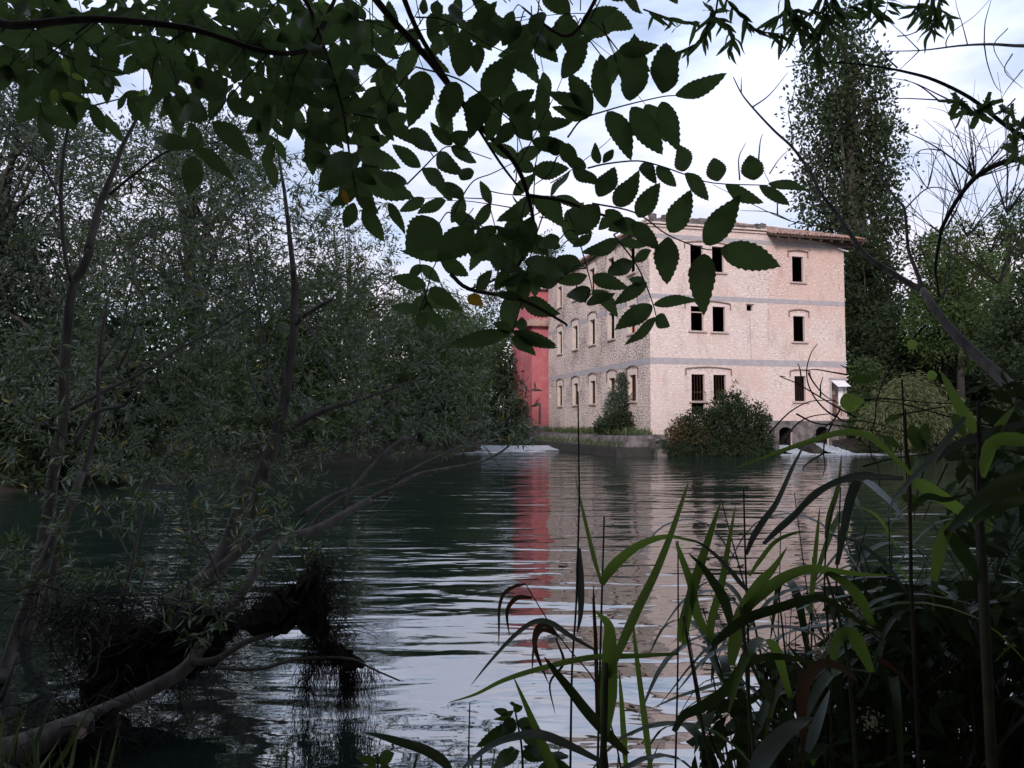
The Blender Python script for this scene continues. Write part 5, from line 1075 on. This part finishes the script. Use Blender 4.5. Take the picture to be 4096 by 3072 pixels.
def stem(parent, f, pts, d0, d1, r, mat='stem_green', to_ground=True, name='stem'):
    L = px_line([f(*p) for p in pts], d0, d1)
    if to_ground:
        e = L[-1] if L[-1][2] < L[0][2] else L[0]; g = np.array([e[0] + .02, e[1], float(ground_h(np.array([e[0]]), np.array([e[1]]))[0])])
        if e[2] > g[2]: L = np.vstack([L, g]) if L[-1][2] < L[0][2] else np.vstack([g, L])
    m_ = MB(); m_.tube(L, np.linspace(r*.6, r, len(L)) if L[-1][2] < L[0][2] else np.linspace(r, r*.6, len(L)), 6); return m_.build(name, M[mat], parent, True)
def reed(label, cat='reed', name='reed', group='reeds growing along the near bank'):
    o = empty(name); tag(o, label, cat, group); return o
p = reed('tall thin dark cattail stem with one folded grey leaf, left of the reeds', 'cattail', 'cattail')
stem(p, r7, [(1345,-640),(1350,-200),(1352,0),(1335,600),(1310,1000),(1300,1581)], 2.0, 1.95, .0034, 'bark_dark'); blade(p, r7, [(1352,285),(1356,420),(1362,560),(1358,680),(1338,795)], 2.0, 1.98, 44, 'reed_grey')
p = reed('slim reed with one blade straight up and one arching right beside the cattail')
stem(p, r7, [(1500,95),(1490,430),(1478,850),(1465,1400),(1460,1600)], 2.1, 2.0, .004); blade(p, r7, [(1485,500),(1520,430),(1600,340),(1720,255),(1880,212),(2040,250)], 2.0, 2.1, 62); blade(p, r7, [(1480,480),(1440,340),(1400,170),(1360,0),(1325,-160)], 2.0, 2.1, 24); blade(p, r7, [(1455,1330),(1452,900),(1440,640),(1437,500)], 2.0, 2.0, 22, 'reed_dry')
p = reed('stout reed with a broad dark sheath and one long straight blade')
stem(p, r7, [(1510,960),(1500,1330),(1490,1600)], 1.8, 1.8, .010); blade(p, r7, [(1500,1400),(1525,1150),(1535,900),(1530,740),(1450,655)], 1.8, 1.8, 100); blade(p, r7, [(1520,1050),(1600,860),(1700,640),(1800,440),(1890,220),(1968,-10),(2000,-110)], 1.8, 1.9, 54)
blade(p, r7, [(1640,1500),(1540,1400),(1400,1250),(1290,1110),(1200,1000),(1145,925)], 1.8, 1.85, 62, 'sedge'); blade(p, r7, [(1930,908),(1680,920),(1400,932),(1100,1000),(900,1065),(740,1145),(580,1195)], 1.85, 1.9, 32)
p = reed('reed with a drooping pale blade bowing left over the water')
stem(p, r7, [(1440,880),(1480,1200),(1520,1600)], 1.9, 1.9, .004); blade(p, r7, [(1440,880),(1300,800),(1180,722),(1080,722),(960,810),(830,950),(716,1090)], 1.9, 2.0, 30, 'reed_grey')
p = reed('withered brown reed with curled hanging leaves left of the cattail')
stem(p, r7, [(1035,495),(1180,730),(1300,890),(1450,1080),(1560,1400),(1600,1600)], 2.0, 1.9, .0025, 'reed_dry'); blade(p, r7, [(1210,790),(1150,735),(1100,770),(1090,860),(1120,960),(1172,1085)], 1.95, 2, 32, 'reed_dry'); blade(p, r7, [(1035,495),(960,515),(905,560),(882,640),(880,760),(878,865)], 2, 2, 20, 'reed_dry'); blade(p, r7, [(1075,578),(990,575),(935,630),(925,700),(942,805)], 2, 2, 26, 'reed_dry')
blade(p, r7, [(1215,820),(1260,960),(1180,1080),(1210,1260)], 1.95, 1.95, 14, 'reed_dry'); blade(p, r7, [(1230,800),(1130,770),(1085,880),(1075,1040)], 1.95, 1.95, 22, 'reed_dry')
p = reed('low reed with a wide grey green blade bowing along the bottom edge')
stem(p, r7, [(1480,1530),(1500,1700)], 1.7, 1.7, .005); blade(p, r7, [(1480,1540),(1300,1450),(1130,1385),(1000,1392),(850,1440),(690,1562),(640,1640)], 1.7, 1.75, 50, 'reed_grey')
p = reed('young green reed blade crossing upright beside the nettle')
blade(p, r7, [(1230,1680),(1200,1581),(1130,1420),(1050,1230),(960,1030)], 1.75, 1.8, 62); stem(p, r7, [(1210,1600),(1230,1700)], 1.75, 1.75, .006)
p = reed('single needle thin reed spike alone in the bright water'); stem(p, r7, [(707,1195),(702,1400),(698,1600)], 2.1, 2.1, .003, 'bark_dark')
p = reed('short reed with one blade arching left at the bottom edge of the water')
blade(p, r7, [(610,1640),(560,1550),(450,1478),(300,1430),(180,1395),(75,1372)], 1.9, 2.0, 56, 'sedge'); stem(p, r7, [(605,1620),(615,1700)], 1.9, 1.9, .005)
p = reed('pair of straight reed spikes right of the broad sheath')
blade(p, r7, [(1630,1600),(1615,1400),(1600,1180),(1585,995)], 2, 2, 34); blade(p, r7, [(1780,1650),(1740,1300),(1690,900),(1662,650)], 2, 2.05, 36); stem(p, r7, [(1935,240),(1935,900),(1920,1581)], 2.05, 2.0, .003, 'bark_dark'); stem(p, r7, [(1635,1580),(1650,1700)], 2, 2, .005)
p = reed('reed fan with upright yellow green blades at the centre of the bank')
stem(p, r8, [(60,700),(130,1100),(180,1400),(230,1660)], 1.9, 1.9, .005); blade(p, r8, [(60,880),(110,560),(160,400),(230,180),(300,-30)], 1.9, 2, 58); blade(p, r8, [(250,860),(150,700),(110,500),(40,300),(10,220)], 1.9, 1.95, 52); blade(p, r8, [(30,860),(70,680),(110,480)], 1.9, 1.9, 50)
blade(p, r8, [(260,900),(230,760),(300,500),(345,250),(390,0)], 1.9, 2, 44); blade(p, r8, [(380,820),(320,600),(250,480),(180,380),(90,300)], 1.9, 1.95, 60, 'sedge'); blade(p, r8, [(0,1430),(60,1330),(180,1270),(330,1160),(440,1010),(560,960),(700,955),(860,985),(1010,1010)], 1.8, 1.9, 60, 'sedge')
p = reed('vigorous reed with a bright upright blade and two long arching blades')
stem(p, r8, [(420,640),(450,900),(470,1200),(500,1500),(520,1700)], 1.8, 1.8, .006); blade(p, r8, [(360,1010),(385,860),(430,680),(530,500),(620,400),(715,262)], 1.8, 1.85, 84); blade(p, r8, [(420,760),(470,640),(570,540),(700,450),(850,398),(1000,410),(1180,432),(1400,442)], 1.8, 1.95, 64)
blade(p, r8, [(255,910),(280,850),(450,720),(650,650),(850,590),(980,602),(1180,740),(1330,870)], 1.75, 1.85, 56, 'sedge'); blade(p, r8, [(540,600),(430,500),(350,400),(250,300),(150,230),(0,190)], 1.85, 1.9, 26, 'reed_grey')
p = reed('tall reed with two grey blades leaning right across the mill reflection')
stem(p, r8, [(440,-100),(450,300),(460,600),(470,900),(480,1650)], 2.0, 1.95, .0035, 'bark_dark'); blade(p, r8, [(455,310),(500,200),(570,90),(650,-20),(760,-260),(840,-410)], 2.0, 2.1, 36, 'reed_grey'); blade(p, r8, [(565,245),(660,150),(770,50),(900,-90),(1050,-150),(1250,-160)], 2.0, 2.2, 38, 'reed_grey'); blade(p, r8, [(475,445),(540,350),(640,230),(760,175),(840,165)], 2, 2, 24)
p = reed('pair of slender upright blades before the dark end of the reflection')
blade(p, r8, [(860,680),(880,450),(905,200),(922,10)], 2, 2.05, 28); stem(p, r8, [(1005,0),(965,200),(950,580),(975,780),(990,1300)], 2, 2, .003, 'bark_dark'); blade(p, r8, [(960,210),(985,60),(1040,-120),(1060,-330)], 2, 2.1, 32)
p = reed('reed with a short bright hooked blade and pale arching tip')
stem(p, r8, [(960,430),(1040,700),(1100,1000),(1150,1650)], 1.9, 1.9, .005); blade(p, r8, [(1260,760),(1180,600),(1090,500),(990,440),(950,440)], 1.9, 1.9, 62); blade(p, r8, [(1480,560),(1340,380),(1200,260),(1080,205),(930,175)], 1.95, 2, 24, 'reed_grey'); blade(p, r8, [(1250,1050),(1180,900),(1120,815),(1050,830),(1010,960),(1030,1080)], 1.8, 1.8, 80)
p = reed('broad bluish blade curling at the bottom edge in the dark undergrowth')
blade(p, r8, [(500,1760),(540,1640),(600,1540),(700,1430),(800,1370),(880,1340)], 1.5, 1.6, 110, 'reed_grey'); blade(p, r8, [(840,1560),(890,1420),(940,1290),(985,1165)], 1.6, 1.7, 60, 'reed_grey'); stem(p, r8, [(505,1740),(510,1820)], 1.5, 1.5, .006)
p = reed('dry blade folded over pale flower heads in the undergrowth')
blade(p, r8, [(820,1500),(810,1200),(860,1060),(960,1000),(1080,1040),(1160,1110)], 1.75, 1.8, 70, 'reed_dry'); blade(p, r8, [(1280,960),(1330,990),(1420,1060),(1500,1180)], 1.8, 1.8, 26, 'reed_dry'); stem(p, r8, [(815,1480),(820,1700)], 1.75, 1.75, .004, 'reed_dry')
p = reed('very long green blade sweeping right to left across the mill foot')
blade(p, cS, [(1420,1010),(1240,830),(1100,730),(930,715),(740,770),(560,830),(400,890),(200,965)], 1.55, 1.7, 36); blade(p, cS, [(1350,1020),(1200,1010),(1050,1000),(860,1060),(730,1160),(600,1290),(430,1440)], 1.6, 1.7, 40, 'reed_grey'); blade(p, cS, [(1380,1020),(1500,1080),(1650,1170),(1780,1270),(1830,1320)], 1.6, 1.6, 80); stem(p, cS, [(1360,560),(1370,800),(1390,1000),(1395,1300),(1400,1700)], 1.6, 1.6, .0045, 'bark_dark')
p = reed('tall dark reed near the right edge with blades crossing overhead')
stem(p, cS, [(1850,500),(1850,900),(1845,1300),(1860,1700)], 1.5, 1.5, .0055, 'bark_dark'); blade(p, cS, [(1860,760),(1780,630),(1700,500),(1640,380),(1600,310)], 1.5, 1.55, 60); blade(p, cS, [(2200,640),(1980,700),(1760,770),(1640,830),(1560,920)], 1.5, 1.5, 56, 'reed_grey'); blade(p, cS, [(1870,1010),(1920,820),(2000,660),(2090,540)], 1.5, 1.5, 70); blade(p, cS, [(1390,1240),(1500,1140),(1640,1160),(1820,1110)], 1.5, 1.5, 40, 'sedge')
blade(p, cS, [(1760,610),(1640,760),(1540,890),(1420,1010),(1290,1160),(1240,1300)], 1.5, 1.55, 40, 'reed_grey')
p = reed('heavy dark blades crossing low at the right edge')
blade(p, cS, [(2250,940),(2060,1040),(1900,1150),(1740,1290),(1620,1400)], 1.35, 1.4, 110, 'sedge'); blade(p, cS, [(1630,1360),(1720,1480),(1800,1600),(1850,1720)], 1.4, 1.4, 80, 'sedge'); blade(p, cS, [(2230,1120),(2040,1170),(1880,1260),(1800,1330)], 1.35, 1.4, 90, 'sedge'); blade(p, cS, [(1550,1700),(1600,1450),(1680,1320),(1800,1240)], 1.4, 1.4, 70); blade(p, cS, [(2240,800),(2100,760),(1960,770),(1880,900),(1870,1010)], 1.4, 1.4, 80); stem(p, cS, [(1860,1250),(1880,1700)], 1.4, 1.4, .010)
# further reeds that fill the bank, each its own plant
fills = []
ORD = 'leftmost second third fourth fifth sixth seventh eighth ninth tenth eleventh twelfth thirteenth fourteenth fifteenth sixteenth seventeenth eighteenth nineteenth twentieth rightmost'.split()
for k, x in enumerate(sorted(rng.uniform(1560, 2260, 21))):
    d = rng.uniform(1.9, 3.0); b = GP(x, 1700, d); gz = float(ground_h(np.array([b[0]]), np.array([b[1]]))[0]); bz = np.array([b[0], b[1], gz])
    o = empty('reed', tuple(bz)); tag(o, ORD[k] + (' from the left' if 0 < k < 20 else '') + ' of the plain green reeds crowded at the lower right', 'reed', 'crowded reeds at the lower right'); hgt = rng.uniform(.75, 1.25) if x > 1700 else rng.uniform(.55, .8)
    lean = rng.normal(size=2) * .14; P = smooth_line(np.array([[0, 0, 0], [lean[0]*.4, lean[1]*.3, hgt*.55], [lean[0], lean[1], hgt]]), 5); m_ = MB(); m_.tube(P, np.linspace(.006, .002, len(P)), 5); m_.build('stem', M['stem_green'], o, True)
    for q in range(int(rng.integers(4, 7))):
        i = int(rng.uniform(.35, .95) * (len(P) - 1)); a = rng.uniform(0, 6.28); ln = rng.uniform(.3, .65); dv = np.array([math.cos(a), .6*math.sin(a), 0]); st_ = P[i]
        C = smooth_line(np.array([st_, st_ + dv*ln*.35 + [0,0,ln*.38], st_ + dv*ln*.75 + [0,0,ln*.36], st_ + dv*ln*1.05 + [0,0,ln*rng.uniform(-.1,.3)]]), 4); T_ = unit(np.gradient(C, axis=0)); V = []; Fq_ = []; w = rng.uniform(.010, .020)
        for j in range(len(C)):
            t = j/(len(C)-1); s = unit(np.cross(T_[j], [0, 0, 1.])); nn = np.cross(s, T_[j]); h = w * min(1, .4+2*t) * (1-t**2.4)**.8 * .5 * 2 + .0005; V += [C[j]-s*h+nn*h*.3, C[j], C[j]+s*h+nn*h*.3]
        for j in range(len(C)-1): Fq_ += [(j*3, j*3+1, j*3+4, j*3+3), (j*3+1, j*3+2, j*3+5, j*3+4)]
        link('blade', mesh_np('blade', V, Fq_, True), M[('reed', 'sedge', 'sedge', 'reed_grey')[int(rng.integers(4))]], o)
# nettles
def nettle(label, pts, leaves, d):
    o = empty('nettle'); tag(o, label, 'nettle'); stem(o, r7, pts, d, d, .003)
    for a in leaves: put_leaf('leaf', PX(*r7(a[0], a[1]), d), PX(*r7(a[2], a[3]), d + rng.uniform(-.03, .03)), a[4], o, 'nettle', .35)
nettle('nettle with toothed leaves standing against the bright water', [(965,1195),(985,1300),(1012,1450),(1020,1600)], [(965,1240,845,1318,.36),(970,1250,1030,1195,.5),(962,1285,900,1405,.7),(985,1310,1150,1365,.6),(980,1330,740,1462,.36),(1010,1340,1140,1470,.5),(1000,1480,830,1585,.55),(1005,1490,1170,1530,.45),(1020,1450,1280,1540,.4),(960,1215,958,1180,.5),(940,1260,850,1235,.5),(975,1480,900,1480,.5)], 1.8)
nettle('small nettle tip peeking over the bottom edge of the water', [(165,1500),(165,1600)], [(162,1552,42,1500,.45),(170,1552,288,1478,.42),(165,1545,158,1490,.5),(160,1570,80,1590,.5),(175,1570,250,1590,.5)], 1.9)
nettle('nettle half hidden under the grey bowing blade', [(1180,1480),(1200,1620)], [(1180,1500,1080,1470,.5),(1180,1500,1290,1520,.5),(1190,1540,1100,1600,.6),(1190,1540,1320,1590,.5)], 1.85)
for k, (x, y, lb) in enumerate(((2272, 2262, 'small rust brown leaf drifting on the reflection left of the cattail'), (2940, 2388, 'small dark red leaf drifting behind the central reeds'), (2960, 2262, 'curled dark leaf floating on the mill reflection'))):
    r_ray = PX(x, y, 1.0) - np.array([0, 0, CAM_Z]); t_ = -CAM_Z / r_ray[2]; q = np.array([0, 0, CAM_Z]) + r_ray * t_; q[2] = .006
    o = bpy.data.objects.new('floating_leaf', leaf_data('reed_dry', .7, 2)); col.objects.link(o); o.location = q; o.scale = (.14, .14, .14); o.rotation_euler = (.25, .15, 1.1 + k); tag(o, lb, 'leaf')
# dense dark undergrowth in the lower right corner
P, D = [], []
for x0, x1, y0, y1, n in [(1800,2260,1270,1700,1700), (1650,1900,1420,1700,420), (2060,2260,980,1300,130), (1500,1700,1520,1700,120), (2080,2260,820,1000,60), (2260,3100,1150,1750,1300)]:
    for _ in range(n): P.append(GP(rng.uniform(x0, x1), rng.uniform(y0, y1), rng.uniform(2.0, 3.4)))
P = np.array(P); P = P[P[:, 2] > .05]; n = len(P); D = unit(rng.normal(size=(n, 3)) + [0, 0, -.3]); L = rng.uniform(.05, .13, n)
o = link('undergrowth', leaf_mesh('undergrowth', P, D, rng.normal(size=(n, 3)) + [0, -.2, .8], L, L*.45, .12), leaf_mat('undergrowth_leaf', [(0,(.014,.022,.010)),(.9,(.035,.05,.02)),(1,(.08,.09,.06))], (.04,.055,.016), .2, .8, .05)); tag(o, 'dark leafy undergrowth in the lower right corner', 'undergrowth', kind='stuff')
st_ = MB()
for k in range(230):
    b = GP(rng.uniform(1650, 2900), rng.uniform(1500, 1750), rng.uniform(2.0, 3.3)); b[2] = max(.1, b[2]-.3); h = rng.uniform(.4, 1.0); e = b + np.array([rng.normal()*.25, rng.normal()*.15, h]); Lc = smooth_line(np.array([b, (b+e)/2 + rng.normal(size=3)*.06, e]), 3); st_.tube(Lc, np.linspace(.004, .0015, len(Lc)), 3)
o = st_.build('undergrowth_stems', M['bark_dark']); tag(o, 'thin dark stalks tangled in the lower right undergrowth', 'undergrowth', kind='stuff')
P = []
for x, y in ((1130,660),(1180,700),(1040,780),(960,880),(1000,840),(930,920),(1170,860),(1250,1360),(1220,1340),(1270,1400)):
    c = PX(*r8(x, y), 1.95)
    for _ in range(26): P.append(c + rng.normal(size=3) * .012)
P = np.array(P); o = link('flower_heads', leaf_mesh('flower_heads', P, rand_unit(len(P)), rand_unit(len(P)), .010, .007), M['flower']); tag(o, 'pale fluffy flower heads among the dark reeds', 'flowers', kind='stuff')
# grass tufts on the embankment and along the near bank
P = []
for k in range(1500):
    q = bloc(rng.uniform(-1.5, -.1), rng.uniform(-.9, 16), 1.04); P.append(q)
for k in range(400):
    q = bloc(rng.uniform(-2.7, -2.1), rng.uniform(-1.7, 14), .45); P.append(q)
P = np.array(P); n = len(P); L = rng.uniform(.12, .55, n); D = rng.normal(size=(n, 3)) * .3 + [0, 0, 1]
o = link('bank_grass', leaf_mesh('bank_grass', P, D, rand_unit(n), L, L*.12), M['grass']); tag(o, 'tufts of grass growing on the concrete embankment', 'grass', kind='stuff')
P = np.stack([rng.uniform(-12, 10, 9000), rng.uniform(.4, 5.5, 9000)], 1); z = ground_h(P[:, 0], P[:, 1]); k = z > .03; P = np.column_stack([P[k], z[k] - .02]); n = len(P); L = rng.uniform(.15, .5, n); D = rng.normal(size=(n, 3)) * .4 + [0, 0, 1]
o = link('near_grass', leaf_mesh('near_grass', P, D, rand_unit(n), L, L*.06), M['grass']); tag(o, 'rough grass on the near river bank under the reeds', 'grass', kind='stuff')
